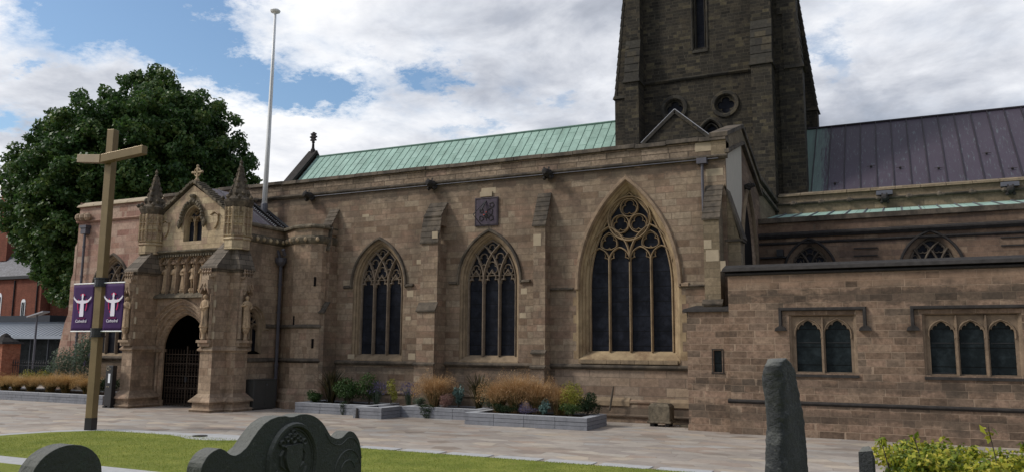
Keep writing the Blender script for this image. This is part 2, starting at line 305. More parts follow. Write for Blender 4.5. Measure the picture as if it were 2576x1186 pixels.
M_lg=leafmat('green_leaf',[(.02,.05,.012),(.04,.08,.02),(.07,.12,.03)])
M_lgrey=leafmat('silver_green_leaf',[(.05,.085,.05),(.1,.14,.09),(.16,.2,.15)])
M_lblue=leafmat('blue_green_leaf',[(.05,.09,.08),(.09,.15,.135),(.14,.21,.19)])
M_lyel=leafmat('lime_yellow_leaf',[(.12,.14,.02),(.22,.22,.03),(.34,.3,.05)])
M_hedge=leafmat('golden_hedge_leaf',[(.03,.06,.01),(.14,.2,.02),(.36,.36,.035),(.55,.46,.07)],.5,.35)
M_dkl=leafmat('dark_shrub_leaf',[(.008,.02,.006),(.015,.035,.01),(.03,.05,.015)])
M_or=leafmat('orange_feather_grass',[(.25,.17,.07),(.47,.27,.12),(.65,.46,.27)],.8,.4)
M_straw=leafmat('straw_grass',[(.33,.2,.075),(.48,.3,.12),(.58,.4,.18)],.8,.4)
M_phor=leafmat('bronze_sword_leaf',[(.02,.022,.012),(.05,.045,.02),(.1,.075,.03)])
M_pinkl=leafmat('dusty_pink_leaf',[(.15,.08,.07),(.28,.16,.14),(.3,.22,.16)])
M_lav=leafmat('lavender_flower',[(.1,.09,.16),(.16,.13,.24)])
M_blade=leafmat('grass_blade',[(.14,.2,.028),(.25,.3,.045),(.4,.4,.08)],.7,.3)

# ------------------------------------------------------------ mesh helpers
class MB:
    def __init__(s): s.v=[]; s.f=[]; s.mi=[]; s.cur=0
    def add(s,vs,fs):
        o=len(s.v); s.v+= [tuple(p) for p in vs]; s.f+=[[i+o for i in f] for f in fs]; s.mi+=[s.cur]*len(fs); return s
    def box(s,x0,x1,y0,y1,z0,z1):
        v=[(x,y,z) for z in (z0,z1) for y in (y0,y1) for x in (x0,x1)]
        return s.add(v,[(0,2,3,1),(4,5,7,6),(0,1,5,4),(2,6,7,3),(0,4,6,2),(1,3,7,5)])
    def hexa(s,a,b):    # two quads (4 pts each) joined
        return s.add(list(a)+list(b),[(3,2,1,0),(4,5,6,7)]+[(i,(i+1)%4,4+(i+1)%4,4+i) for i in range(4)])
    def prism(s,poly,mp,d0,d1):   # 2d polygon extruded from depth d0 to d1
        n=len(poly); a=[mp(u,v,d0) for u,v in poly]; b=[mp(u,v,d1) for u,v in poly]
        tr=[list(t) for t in tessellate_polygon([[Vector((u,v,0)) for u,v in poly]])]
        return s.add(a+b,tr+[[i+n for i in reversed(t)] for t in tr]+[(i,(i+1)%n,(i+1)%n+n,i+n) for i in range(n)])
    def face_holes(s,outer,holes,mp,d=0):
        loops=[[Vector((u,v,0)) for u,v in l] for l in [outer]+holes]
        pts=[p for l in loops for p in l]
        return s.add([mp(p.x,p.y,d) for p in pts],[list(t) for t in tessellate_polygon(loops)])
    def loft(s,loops,closed=True,cap0=False,cap1=False):
        n=len(loops[0]); vs=[p for l in loops for p in l]; fs=[]
        for k in range(len(loops)-1):
            for i in range(n if closed else n-1):
                j=(i+1)%n; fs.append((k*n+i,k*n+j,(k+1)*n+j,(k+1)*n+i))
        if cap0: fs.append(list(range(n)))
        if cap1: fs.append([(len(loops)-1)*n+i for i in reversed(range(n))])
        return s.add(vs,fs)
    def lathe(s,cx,cy,prof,n=12,rot=0,sx=1,sy=1):
        loops=[[(cx+r*sx*math.cos(rot+2*PI*i/n),cy+r*sy*math.sin(rot+2*PI*i/n),z) for i in range(n)] for r,z in prof]
        return s.loft(loops,True,True,True)
    def tube(s,pts,rad,n=6,closed=False):
        pts=[Vector(p) for p in pts]; loops=[]; m_=len(pts)
        if not hasattr(rad,'__len__'): rad=[rad]*m_
        ref=None
        for i,p in enumerate(pts):
            if closed: t=(pts[(i+1)%m_]-pts[i-1])
            else: t=(pts[min(i+1,m_-1)]-pts[max(i-1,0)])
            t.normalize()
            if ref is None: ref=Vector((0,0,1)) if abs(t.z)<.9 else Vector((1,0,0))
            a=t.cross(ref).normalized(); b=t.cross(a).normalized(); ref=a.cross(t) if abs(a.cross(t).length)>.1 else ref
            loops.append([tuple(p+a*rad[i]*math.cos(2*PI*k/n)+b*rad[i]*math.sin(2*PI*k/n)) for k in range(n)])
        if closed: loops.append(loops[0]); return s.loft(loops)
        return s.loft(loops,True,True,True)
    def bar(s,pts,wd,mp,d0,d1,closed=False,nose=.35):   # moulded bar swept in the wall plane
        P=[Vector((u,v)) for u,v in pts]; m_=len(P); loops=[]
        dm=d0+(d1-d0)*.55
        for i in range(m_):
            if closed: t1=P[i]-P[i-1]; t2=P[(i+1)%m_]-P[i]
            else:
                t1=P[i]-P[i-1] if i>0 else P[1]-P[0]; t2=P[i+1]-P[i] if i<m_-1 else P[-1]-P[-2]
            t1=t1.normalized(); t2=t2.normalized(); n1=Vector((-t1.y,t1.x)); n2=Vector((-t2.y,t2.x))
            nn=(n1+n2); nn=nn.normalized() if nn.length>.01 else n1
            sc=1/max(.5,nn.dot(n1)); q=[]
            for a,d in ((-.5,d1),(-.5,dm),(-.5*nose,d0),(.5*nose,d0),(.5,dm),(.5,d1)):
                o=P[i]+nn*(a*wd*sc); q.append(mp(o.x,o.y,d))
            loops.append(q)
        if closed: loops.append(loops[0]); return s.loft(loops)
        return s.loft(loops,True,True,True)
    def build(s,name,mats,parent=None,smooth=False,bevel=0,fixn=True):
        me=bpy.data.meshes.new(name); me.from_pydata(s.v,[],s.f)
        if not isinstance(mats,(list,tuple)): mats=[mats]
        for q in mats: me.materials.append(q)
        if len(mats)>1: me.polygons.foreach_set('material_index',s.mi)
        if fixn:
            b=bmesh.new(); b.from_mesh(me); bmesh.ops.remove_doubles(b,verts=b.verts,dist=1e-5); bmesh.ops.recalc_face_normals(b,faces=b.faces); b.to_mesh(me); b.free()
        if smooth: me.polygons.foreach_set('use_smooth',[True]*len(me.polygons))
        me.update(); o=bpy.data.objects.new(name,me); C.objects.link(o)
        if parent:
            o.parent=parent
            if parent.type=='EMPTY': o.matrix_parent_inverse=Matrix.Translation(-Vector(parent.location))
        if bevel:
            bm_=o.modifiers.new('bevel','BEVEL'); bm_.width=bevel; bm_.segments=2; bm_.limit_method='ANGLE'
        return o
def tag(o,label=None,cat=None,group=None,kind=None):
    for k,v in (('label',label),('category',cat),('group',group),('kind',kind)):
        if v: o[k]=v
    return o
def empty(name,loc,label,cat,group=None):
    o=bpy.data.objects.new(name,None); C.objects.link(o); o.location=loc; o.empty_display_size=.3
    return tag(o,label,cat,group)
def SY(Y): return lambda u,v,d: (u,Y+d,v)          # south facing plane
def EX(X): return lambda u,v,d: (X-d,u,v)          # east facing plane
def arch(cx,zb,zs,half,c,n=14,d=0):
    Rr=half+c; a1=math.acos(-c/Rr) if c else PI/2   # angle of apex from arc centre at cx+c
    L=[(cx-half,zb),(cx-half,zs)]
    for i in range(1,n+1):
        a=PI+(a1-PI)*i/n; L.append((cx+c+Rr*math.cos(a),zs+Rr*math.sin(a)))
    Rt=[(2*cx-x,z) for x,z in reversed(L[:-1])]
    return L+Rt
def gothic(root,mp,cx,zb,zs,hw,c,orders,nl,depth,mats,hood=None,tracery=None,label=None,name='window',mull=.13,glass=None,mtop=None):
    """mouldings: orders = [(outset,depth)...] outermost first, ends at (0,depth)"""
    fr=MB(); loops=[[mp(u,v,d) for u,v in arch(cx,zb-(o*.9),zs,hw+o,c,16)] for o,d in orders]
    fr.loft(loops,False)
    # sloping sill
    o0,d0=orders[0]; fr.hexa([mp(cx-hw-o0,zb-o0*.9,d0-.03),mp(cx+hw+o0,zb-o0*.9,d0-.03),mp(cx+hw+o0,zb-.9*o0-.12,d0-.03),mp(cx-hw-o0,zb-.9*o0-.12,d0-.03)],
        [mp(cx-hw,zb+.02,depth),mp(cx+hw,zb+.02,depth),mp(cx+hw,zb-.3,depth),mp(cx-hw,zb-.3,depth)])
    f=fr.build(name,mats[0],root)
    if label: f['label']=label
    g=MB(); g.face_holes(arch(cx,zb-.05,zs,hw+.03,c,16),[],mp,depth+.02); g.build('glass',glass or M_glass,f,fixn=False)
    t=MB(); d0,d1=depth-.14,depth+.015
    edge=arch(cx,zb,zs,hw-.03,c,16); t.bar(edge,.09,mp,d0+.04,d1)
    wl=2*hw/nl
    for i in range(1,nl):
        x=cx-hw+wl*i; t.bar([(x,zb),(x,(mtop or zs)-.1)],mull,mp,d0-.03,d1)
    if tracery: tracery(t,mp,cx,zb,zs,hw,c,nl,d0,d1)
    t.build('tracery',mats[1],f)
    if hood:
        h=MB(); h.bar(arch(cx,zs-.12,zs-.02,hood[0],c,18),hood[1],mp,-hood[2],.05,nose=.5)
        for sg in hood[3]:
            h.bar([(cx+sg*hood[0],zs-.05),(cx+sg*(hood[0]+hood[4]),zs-.05)],hood[1],mp,-hood[2],.05,nose=.5)
        h.build('hood_mould',mats[2],f)
    return f
def cuspline(cx,z0,a,k=1.0):
    P=[(-1,0),(-.97,.3),(-.84,.58),(-.5,.55),(-.6,.85),(-.46,1.15),(-.2,1.42),(0,1.75)]
    P=[(x*a,z*a*k) for x,z in P]; Q=P+[(-x,z) for x,z in reversed(P[:-1])]
    return [(cx+x,z0+z) for x,z in Q]
def intersecting(t,mp,cx,zb,zs,hw,c,nl,d0,d1):
    Rr=hw+c; wl=2*hw/nl
    def inside(x,z):
        if z<zs: return True
        return math.hypot(x-(cx+c),z-zs)<Rr and math.hypot(x-(cx-c),z-zs)<Rr
    for i in range(1,nl):
        x0=cx-hw+wl*i
        for sg in (1,-1):
            cc=x0+sg*Rr; pts=[(x0,zs-.12)]
            for k in range(0,40):
                a=k*R(2.2); x=cc-sg*Rr*math.cos(a); z=zs+Rr*math.sin(a)
                pts.append((x,z))
                if not inside(x,z): break
            t.bar(pts,.1,mp,d0-.02*sg-.01,d1)
    for i in range(nl):
        xc=cx-hw+wl*(i+.5); t.bar(cuspline(xc,zs-.1,wl/2-.05),.075,mp,d0+.03,d1)
        t.bar([(xc-wl/2+.05,zs+.28),(xc+wl/2-.05,zs+.28)],.05,mp,d0+.05,d1)
    for xc,zc,a in ((cx-wl/2,zs+1.0,wl/2*.72),(cx+wl/2,zs+1.0,wl/2*.72),(cx,zs+1.5,wl*.26),(cx-wl,zs+.52,wl*.3),(cx+wl,zs+.52,wl*.3),(cx,zs+.62,wl*.36)):
        t.bar(foil(xc,zc,a,3),.05,mp,d0+.05,d1,True)
def circ(cx,cz,r,n=24): return [(cx+r*math.cos(2*PI*i/n),cz+r*math.sin(2*PI*i/n)) for i in range(n)]
def foil(cx,cz,r,k,rot=PI/2,n=36):
    out_=[]
    for i in range(n):
        a=2*PI*i/n; rr=r*(.62+.38*abs(math.cos(k*a/2))**.6); out_.append((cx+rr*math.cos(a+rot),cz+rr*math.sin(a+rot)))
    return out_

# ============================================================ THE SETTING
g=MB(); g.add([(-700,-300,0),(700,-300,0),(700,900,0),(-700,900,0)],[(0,1,2,3)])
tag(g.build('ground',plain('far_ground',(.12,.11,.09),.95,0,.1,.3,.5,.2)),kind='structure')
g=MB(); g.add([(-75,13,.006),(30,13,.006),(30,60,.006),(-75,60,.006)],[(0,1,2,3)])
tag(g.build('plaza_paving',M_pave),kind='structure')
def poly(pts,z,name,mat,kind='structure',h=0):
    b=MB(); P=[Vector((x,y,0)) for x,y in pts]; n=len(pts)
    tr=[list(t) for t in tessellate_polygon([P])]; b.add([(x,y,z) for x,y in pts],tr)
    if h: b.add([(x,y,z) for x,y in pts]+[(x,y,z-h) for x,y in pts],[(i,(i+1)%n,(i+1)%n+n,i+n) for i in range(n)])
    o=b.build(name,mat); tag(o,kind=kind); return o
# lawn: north edge follows the kerb, path band cuts it
def arcpts(cx,cy,r,a0,a1,n=14): return [(cx+r*math.cos(R(a0+(a1-a0)*i/n)),cy+r*math.sin(R(a0+(a1-a0)*i/n))) for i in range(n+1)]
lawnN=[(-26.9,14.15),(-26.9,17.0),(-26.45,18.6),(-25.7,19.55),(-25.0,19.85),(-22.3,19.95),(-21.6,19.72),(-21.0,19.45),(-20.3,19.38),(-19.7,19.55),(-19.2,19.9),(-15,20.1),(-6,20.1),(9,20.1),(9,14.15)]
poly(lawnN,.03,'lawn',M_grass,h=.03)
poly([(-26.9,9.0),(-26.9,13.3),(9,13.3),(9,9.0)],.03,'lawn',M_grass,h=.03)
poly([(-27.3,13.3),(9.4,13.3),(9.4,14.15),(-27.3,14.15)],.022,'path',M_kerb,h=.02)
k=MB(); kx=[(-27.4,14.15),(-27.4,17.1),(-26.9,18.9),(-26.0,20.05),(-25.1,20.5),(-22.4,20.62),(-21.5,20.9),(-20.4,21.0),(-19.3,20.85),(-18.6,20.72),(-15,20.72),(9.4,20.72)]
ki=[(-26.9,14.15),(-26.9,17.0),(-26.45,18.6),(-25.7,19.55),(-25.0,19.85),(-22.3,19.95),(-21.0,19.45),(-20.3,19.38),(-19.2,19.9),(-18.4,20.1),(-15,20.1),(9.4,20.1)]
for i in range(len(kx)-1):
    seg=max(1,int((Vector(kx[i+1])-Vector(kx[i])).length/1.5)); 
    for j in range(seg):
        a=j/seg+.004; b=(j+1)/seg-.004
        L=lambda p,q,t:(p[0]+(q[0]-p[0])*t,p[1]+(q[1]-p[1])*t)
        q=[L(ki[i],ki[i+1],a),L(ki[i],ki[i+1],b),L(kx[i],kx[i+1],b),L(kx[i],kx[i+1],a)]
        k.hexa([(x,y,.002) for x,y in q],[(x,y,.026) for x,y in q])
tag(k.build('kerb',M_kerb),kind='structure')
# short turf fringe (real blades where the lawn meets the kerb and over the sward)
def blades(n,fn,hmin,hmax,wd,name,mat,lean=.3,parent=None,seg=1):
    """many thin pointed blades in one mesh: fn(i)->(x,y,z)"""
    P=fn(n); n=len(P); a=rng.uniform(0,2*PI,n); h=rng.uniform(hmin,hmax,n)
    dx=np.cos(a);dy=np.sin(a); la=rng.uniform(0,2*PI,n); ln=rng.uniform(0,lean,n)*h
    V=np.zeros((n,3,3)); V[:,0]=P+np.stack([dx*wd,dy*wd,0*dx],1); V[:,1]=P-np.stack([dx*wd,dy*wd,0*dx],1)
    V[:,2]=P+np.stack([np.cos(la)*ln,np.sin(la)*ln,h],1)
    return rawmesh(name,V.reshape(-1,3),3,mat,parent)
def rawmesh(name,V,k,mat,parent=None,rep=None):
    nf=len(V)//k; me=bpy.data.meshes.new(name); me.vertices.add(len(V)); me.vertices.foreach_set('co',V.astype(np.float32).ravel())
    me.loops.add(nf*k); me.loops.foreach_set('vertex_index',np.arange(nf*k,dtype=np.int32))
    me.polygons.add(nf); me.polygons.foreach_set('loop_start',np.arange(0,nf*k,k,dtype=np.int32)); me.polygons.foreach_set('loop_total',np.full(nf,k,dtype=np.int32))
    at=me.attributes.new('rnd','FLOAT','FACE'); r=rng.uniform(0,1,nf) if rep is None else np.asarray(rep,dtype=np.float32)
    at.data.foreach_set('value',r.astype(np.float32)); me.update(calc_edges=True); me.validate()
    me.materials.append(mat); o=bpy.data.objects.new(name,me); C.objects.link(o)
    if parent:
        o.parent=parent
        if parent.type=='EMPTY': o.matrix_parent_inverse=Matrix.Translation(-Vector(parent.location))
    return o
def lawnpts(n):
    x=rng.uniform(-26,2,n); y=13+ (20.05-14.2)*rng.uniform(0,1,n)+1.2; return np.stack([x,y,np.full(n,.028)],1)
def edgepts(n):
    x=rng.uniform(-19,2,n); y=20.08+rng.normal(0,.035,n); return np.stack([x,y,np.full(n,.02)],1)
o1=np.vstack([lawnpts(45000),edgepts(6000)])
o1=o1[~((o1[:,0]<-25.6)&(o1[:,1]>18.6))]
tag(blades(0,lambda n:o1,.02,.05,.006,'grass_blades',M_blade,.8),kind='stuff',label='short green blades of the mown lawn',cat='grass')
# raised churchyard terrace in the foreground (camera side) and its bank
b=MB(); b.add([(-40,-12,1.35),(25,-12,1.35),(25,5.6,1.35),(-40,5.6,1.35),(25,10.5,.0),(-40,10.5,.0)],[(0,1,2,3),(3,2,4,5)])
tag(b.build('grass_terrace',M_grass),kind='structure')

# ============================================================ CATHEDRAL
Yw=32.5
cath=empty('cathedral',(-20,32.5,0),'large old brown sandstone cathedral with square dark tower, green copper roof and traceried pointed windows','cathedral')
W1=dict(zb=2.62,zs=5.95,hw=1.21,c=.89,n=3); 
ORD=[(.27,0),(.25,.05),(.17,.10),(.165,.16),(.09,.22),(.085,.27),(0,.36)]
ORD3=[(.36,0),(.34,.06),(.25,.13),(.24,.2),(.15,.27),(.14,.34),(.06,.40),(0,.48)]
wins=[(-22.92,1.21,2.62,5.95,.89,3),(-16.86,1.23,2.62,5.98,.9,3),(-41.9,1.3,2.5,5.9,.9,3)]
W3=(-10.33,1.83,2.86,5.62,3.55,4)
def hole(wd,o): cx,hw,zb,zs,c,n=wd; return arch(cx,zb-o*.9,zs,hw+o,c,16)
TOP=11.05
def wallseg(name,x0,x1,z0,z1,holes,mat,thick=.8,Y=Yw):
    b=MB(); b.face_holes([(x0,z0),(x1,z0),(x1,z1),(x0,z1)],holes,SY(Y))
    return b.build(name,mat,cath,fixn=False)
wallseg('aisle_wall',-38.2,-6.15,2.12,TOP,[hole(w_,.27) for w_ in wins[:2]]+[hole(W3,.36)],M_wall)
wallseg('west_aisle_wall',-45.2,-38.2,2.12,TOP,[hole(wins[2],.27)],M_pink)
wallseg('lower_wall',-13.6,-6.15,0,2.12,[],M_low,Y=Yw-.002)
wallseg('lower_wall',-45.2,-13.6,0,2.12,[],M_wall,Y=Yw-.002)
# blind body behind the wall so nothing shows through
b=MB(); b.box(-45.19,-38,33.3,41.2,0,11.0); b.box(-38,-6.3,33.3,47.5,0,10.9); b.build('inner_core',M_int,cath)
b=MB()   # east return below the gable and west return
b.add([(-45.2,32.5,0),(-45.2,41.2,0),(-45.2,41.2,11.6),(-45.2,32.5,11.6)],[(0,1,2,3)]); b.build('west_wall',M_pink,cath)
# parapet: string, two courses of ashlar, moulded coping
def strip(mb,x0,x1,Y,z0,z1,pj,tp=.03): # moulded string with sloping top
    mb.add([(x0,Y+.05,z0+.02),(x0,Y-pj*.45,z0),(x0,Y-pj,z0+(z1-z0)*.4),(x0,Y-pj,z0+(z1-z0)*.62),(x0,Y+.05,z1),
            (x1,Y+.05,z0+.02),(x1,Y-pj*.45,z0),(x1,Y-pj,z0+(z1-z0)*.4),(x1,Y-pj,z0+(z1-z0)*.62),(x1,Y+.05,z1)],
           [(i,i+1,i+6,i+5) for i in range(4)]+[(0,1,2,3,4),(9,8,7,6,5)])
b=MB(); b.box(-38.2,-6.15,Yw+.02,Yw+.55,TOP-.01,11.4); b.box(-38.2,-6.15,Yw-.012,Yw+.03,10.84,11.41); b.build('parapet',M_parap,cath)
b=MB(); b.box(-45.2,-38.2,Yw+.02,Yw+.55,TOP-.01,11.3); b.build('parapet',M_pink,cath)
b=MB()
x=-37.9
while x<-6.1:
    L_=random.uniform(.9,1.6); x2=min(x+L_,-6.0); dz=random.uniform(-.02,.02); dy=random.uniform(-.02,.02)
    b.hexa([(x,Yw-.16+dy,11.4+dz),(x2-.012,Yw-.16+dy,11.4+dz),(x2-.012,Yw+.6,11.4),(x,Yw+.6,11.4)],[(x,Yw-.12+dy,11.58+dz),(x2-.012,Yw-.12+dy,11.58+dz),(x2-.012,Yw+.5,11.72),(x,Yw+.5,11.72)]); x=x2
b.build('coping',M_cop,cath,bevel=.015)
b=MB(); strip(b,-38.2,-6.05,Yw,10.62,10.86,.17); b.build('string_course',M_cop,cath)
b=MB(); strip(b,-45.3,-38.2,Yw,10.3,10.5,.14); b.build('string_course',M_pink,cath)
b=MB()
for i in range(5):
    x0=-45.32+i*1.48; b.hexa([(x0,Yw-.16,11.28),(x0+1.465,Yw-.16,11.28),(x0+1.465,Yw+.6,11.28),(x0,Yw+.6,11.28)],[(x0+.02,Yw-.1,11.4),(x0+1.46,Yw-.1,11.4),(x0+1.46,Yw+.35,11.64),(x0+.02,Yw+.35,11.64)])
b.build('coping',M_pale,cath,bevel=.01)
b=MB(); b.tube([(-27.5,Yw-.17,10.6),(-6.4,Yw-.17,10.63)],.018,6); b.build('lead_pipe',M_lead,cath)
b=MB(); strip(b,-45.25,-6.15,Yw,2.12,2.36,.16); b.build('sill_string',M_cop,cath)
b=MB(); strip(b,-45.3,-7.4,Yw,.72,.95,.14); b.box(-45.28,-7.4,Yw-.1,Yw+.1,0,.72); strip(b,-45.4,-7.4,Yw-.1,.2,.36,.1); b.build('plinth',M_wall,cath)
b=MB()  # pale replacement plinth stones near the big window
for x0,x1 in ((-12.4,-10.25),(-9.1,-7.45)):
    b.hexa([(x0,Yw-.155,.66),(x1,Yw-.155,.66),(x1,Yw-.0,.66),(x0,Yw-.0,.66)],[(x0,Yw-.15,.86),(x1,Yw-.15,.86),(x1,Yw-.01,1.0),(x0,Yw-.01,1.0)]); b.build('plinth_stone',M_yel2,cath,bevel=.01); b=MB()
# big window dressings: golden quoined surround set 5 mm proud
def surround(mb,wd,o,wdt,mp,d,quoin=True):
    cx,hw,zb,zs,c,n=wd; A=arch(cx,zb-o*.9,zs,hw+o,c,16); B=arch(cx,zb-o*.9,zs,hw+o+wdt,c,16)
    mb.loft([[mp(u,v,d) for u,v in A],[mp(u,v,d) for u,v in B],[mp(u,v,.02) for u,v in B]],False)
    if quoin:
        z=zb-o*.9
        i=0
        while z<zs-.1:
            if i%2==0:
                for sg in (-1,1):
                    x0=cx+sg*(hw+o+wdt-.002); x1=cx+sg*(hw+o+wdt+random.uniform(.12,.3)); mb.prism([(min(x0,x1),z),(max(x0,x1),z),(max(x0,x1),z+.36),(min(x0,x1),z+.36)],mp,d,.03)
            z+=.38; i+=1
b=MB(); surround(b,W3,.36,.1,SY(Yw),-.006); sr=b.build('window_surround',M_yel,cath,fixn=True)
for wd in wins: b=MB(); surround(b,wd,.27,.12,SY(Yw),-.005,True); b.build('window_surround',M_wall if wd[0]>-38 else M_porch,cath)
def bigtrac(t,mp,cx,zb,zs,hw,c,nl,d0,d1):
    zs2=6.82; q=hw/2
    # paired sub arches
    Rr=hw+c
    def arc_bar(x0,zz,Rq,sg,zmax,w_):
        cc=x0+sg*Rq; pts=[(x0,zz-.1)]
        for k in range(60):
            a=R(1.5*k); x=cc-sg*Rq*math.cos(a); z=zz+Rq*math.sin(a); pts.append((x,z))
            if z>zmax: break
        t.bar(pts,w_,mp,d0-.04,d1)
    def pa(cxx,half,z0,rise,w_,dd):
        Rq=(half*half+rise*rise)/(2*half); P_=arch(cxx,z0-.12,z0,half,Rq-half,10); t.bar(P_,w_*.78,mp,dd,d1)
    for sg in (-1,1):
        pa(cx+sg*q,q,zs2-.05,1.42,.12,d0-.04)
        pa(cx+sg*(q/2),q/2,zs2-.12,.58,.085,d0); pa(cx+sg*(q*1.5),q/2,zs2-.12,.58,.085,d0)
        xc=cx+sg*q; tri=[]
        for k in range(3):
            ce=(xc+.42*math.cos(PI/2+k*2*PI/3),7.53+.4*math.sin(PI/2+k*2*PI/3))
            ce2=(xc+.42*math.cos(PI/2+(k+1)*2*PI/3),7.53+.4*math.sin(PI/2+(k+1)*2*PI/3))
            op=(xc+.42*math.cos(PI/2+(k+2)*2*PI/3),7.53+.4*math.sin(PI/2+(k+2)*2*PI/3))
            for j in range(7):
                f=j/7; x=ce[0]*(1-f)+ce2[0]*f; z=ce[1]*(1-f)+ce2[1]*f
                bul=.13*math.sin(PI*f); dx=(x-op[0]); dz=(z-op[1]); dl=math.hypot(dx,dz); tri.append((x+dx/dl*bul,z+dz/dl*bul))
        t.bar(tri,.05,mp,d0,d1,True); t.bar(foil(xc,7.5,.35,3),.03,mp,d0+.05,d1,True)
        for s2 in (.5,1.5):
            
            for s3 in (-1,1): t.bar([(cx+sg*q*s2+s3*x_*q/2,zs2-.14+z_*q/2) for x_,z_ in ((.97,.12),(.8,.3),(.56,.36),(.62,.6),(.55,.82))],.035,mp,d0+.05,d1)
    t.bar(circ(cx,8.5,.94,36),.1,mp,d0-.05,d1,True); t.bar(circ(cx,8.5,.85,36),.04,mp,d0,d1,True)
    for k in range(3):
        a=PI/2+k*2*PI/3; x,z=cx+.46*math.cos(a),8.5+.46*math.sin(a)
        t.bar(circ(x,z,.385,22),.055,mp,d0-.02,d1,True); t.bar(foil(x,z,.33,3,a),.03,mp,d0+.04,d1,True)
f3=gothic(cath,SY(Yw),W3[0],W3[2],W3[3],W3[1],W3[4],ORD3,4,.48,(M_yel,M_yel3,M_hood),hood=(2.24,.2,.12,(1,),.35),tracery=bigtrac,label='tall four light window with a circle of three trefoils and golden stone frame',mull=.1,mtop=6.9)
b=MB(); 
for i in range(7): b.box(W3[0]-2.1+i*.6,W3[0]-2.1+i*.6+.592,Yw-.1,Yw+.06,2.36,2.52)
b.build('sill',M_yel2,f3,bevel=.01)
for wd,lb in zip(wins,('three light window nearest the porch','three light window beneath the sundial','three light window in pink stone west of the porch')):
    cx,hw,zb,zs,c,n=wd
    gothic(cath,SY(Yw),cx,zb,zs,hw,c,ORD,n,.36,(M_yel2,M_trac,M_cop),hood=(hw+.38,.15,.11,(-1,1),.45),tracery=intersecting,label=lb,mull=.12)
b=MB(); strip(b,-14.0,-12.75,Yw,5.46,5.6,.1); b.build('label_string',M_cop,cath); b=MB(); strip(b,-8.05,-7.1,Yw,5.46,5.6,.1); b.build('label_string',M_cop,cath)
# pale replaced stones scattered in the face
b=MB()
for x,z,w_,h in ((-17.3,10.0,.75,.28),(-24.0,9.35,.4,.14),(-20.75,6.9,.3,.22),(-21.25,5.35,.36,.3),(-21.3,4.25,.3,.18),(-15.25,5.35,.3,.26),(-15.3,4.3,.3,.22),(-21.1,2.4,.4,.3),(-24.6,2.4,.4,.22),(-6.95,9.95,.7,.3),(-7.25,11.05,1.0,.3),(-26.3,6.3,.3,.5)):
    b=MB(); b.prism([(x,z),(x+w_,z),(x+w_,z+h),(x,z+h)],SY(Yw),-.006,.02); b.build('replaced_stone',M_pale,cath)
# buttresses
def buttress(xc,w_,stages,mat,name='buttress',label=None,capmat=M_cop,w_low=None):
    """stages: list of (z0,z1,depth,slope_height) bottom to top, slope on top of each stage"""
    m_=MB(); stg=[]
    for i,(z0,z1,dp,sh,wk) in enumerate(stages):
        x0,x1=xc-wk/2,xc+wk/2; m_.box(x0,x1,Yw-dp,Yw+.1,z0,z1)
        nd_=stages[i+1][2] if i+1<len(stages) else 0
        m_.prism([(-dp+.02,z1),(-nd_+.02,z1),(-nd_+.02,z1+sh-.04)],lambda u,v,d:(d,Yw+u,v),x0+.01,x1-.01)
        # cap slabs on the slope
        cp=MB(); stg.append(cp)
        n=max(1,int(sh/.22)); 
        for k in range(n):
            f0,f1=k/n,(k+1)/n
            ya=Yw-dp-.06+(dp+.06-nd_)*f0; yb=Yw-dp-.06+(dp+.06-nd_)*f1; za=z1+sh*f0; zb_=z1+sh*f1
            cp.hexa([(x0-.05,ya-.0,za-.03),(x1+.05,ya,za-.03),(x1+.05,yb,zb_-.05),(x0-.05,yb,zb_-.05)],[(x0-.05,ya-.02,za+.05),(x1+.05,ya-.02,za+.05),(x1+.05,yb,zb_+.02),(x0-.05,yb,zb_+.02)])
    o=m_.build(name,mat,cath); 
    if label: o['label']=label
    for cp in stg: cp.build('weathering',capmat,o,bevel=.008)
    return o
buttress(-19.56,.98,[(0,2.2,1.1,.1,1.0),(2.2,4.6,1.0,.42,.94),(4.6,7.75,.8,1.3,.9),(8.6,9.0,.55,.75,.86)],M_wall)
buttress(-14.1,.6,[(0,2.15,.75,.1,.62),(2.15,2.75,.68,.15,.6),(2.75,8.25,.6,1.55,.56)],M_wall)
buttress(-25.72,.55,[(0,4.6,1.0,.55,.8),(4.6,7.7,.65,1.2,.6),(8.5,8.95,.5,.9,.5)],M_wall)
buttress(-6.62,.62,[(0,4.7,.9,.2,.7),(4.7,8.05,.8,1.5,.62)],M_cler,label='eroded corner buttress patched with pale stone')
b=MB()
for x,z,w_,h in ((-14.38,7.4,.36,.5),(-14.42,1.25,.2,.5),(-6.92,6.9,.3,.35),(-6.85,6.4,.5,.45),(-6.3,6.0,.2,.4),(-19.9,8.65,.25,.3),(-19.4,7.95,.3,.32)):
    y=Yw-.61 if x<-14 and x>-15 else (Yw-.81 if x>-8 else Yw-.86 if z<8.5 else Yw-.56); b=MB(); b.box(x,x+w_,y,y+.03,z,z+h); b.build('replaced_stone',M_pale,cath)
# west end stepped buttress
b=MB(); b.prism([(-45.1,0),(-46.35,0),(-46.3,2.1),(-46.1,2.85),(-45.75,4.3),(-45.5,4.85),(-45.5,6.9),(-45.35,7.3),(-45.35,8.9),(-45.15,9.2)],lambda u,v,d:(u,Yw-.02+d,v),0,.9)
b.build('west_buttress',M_pink,cath)
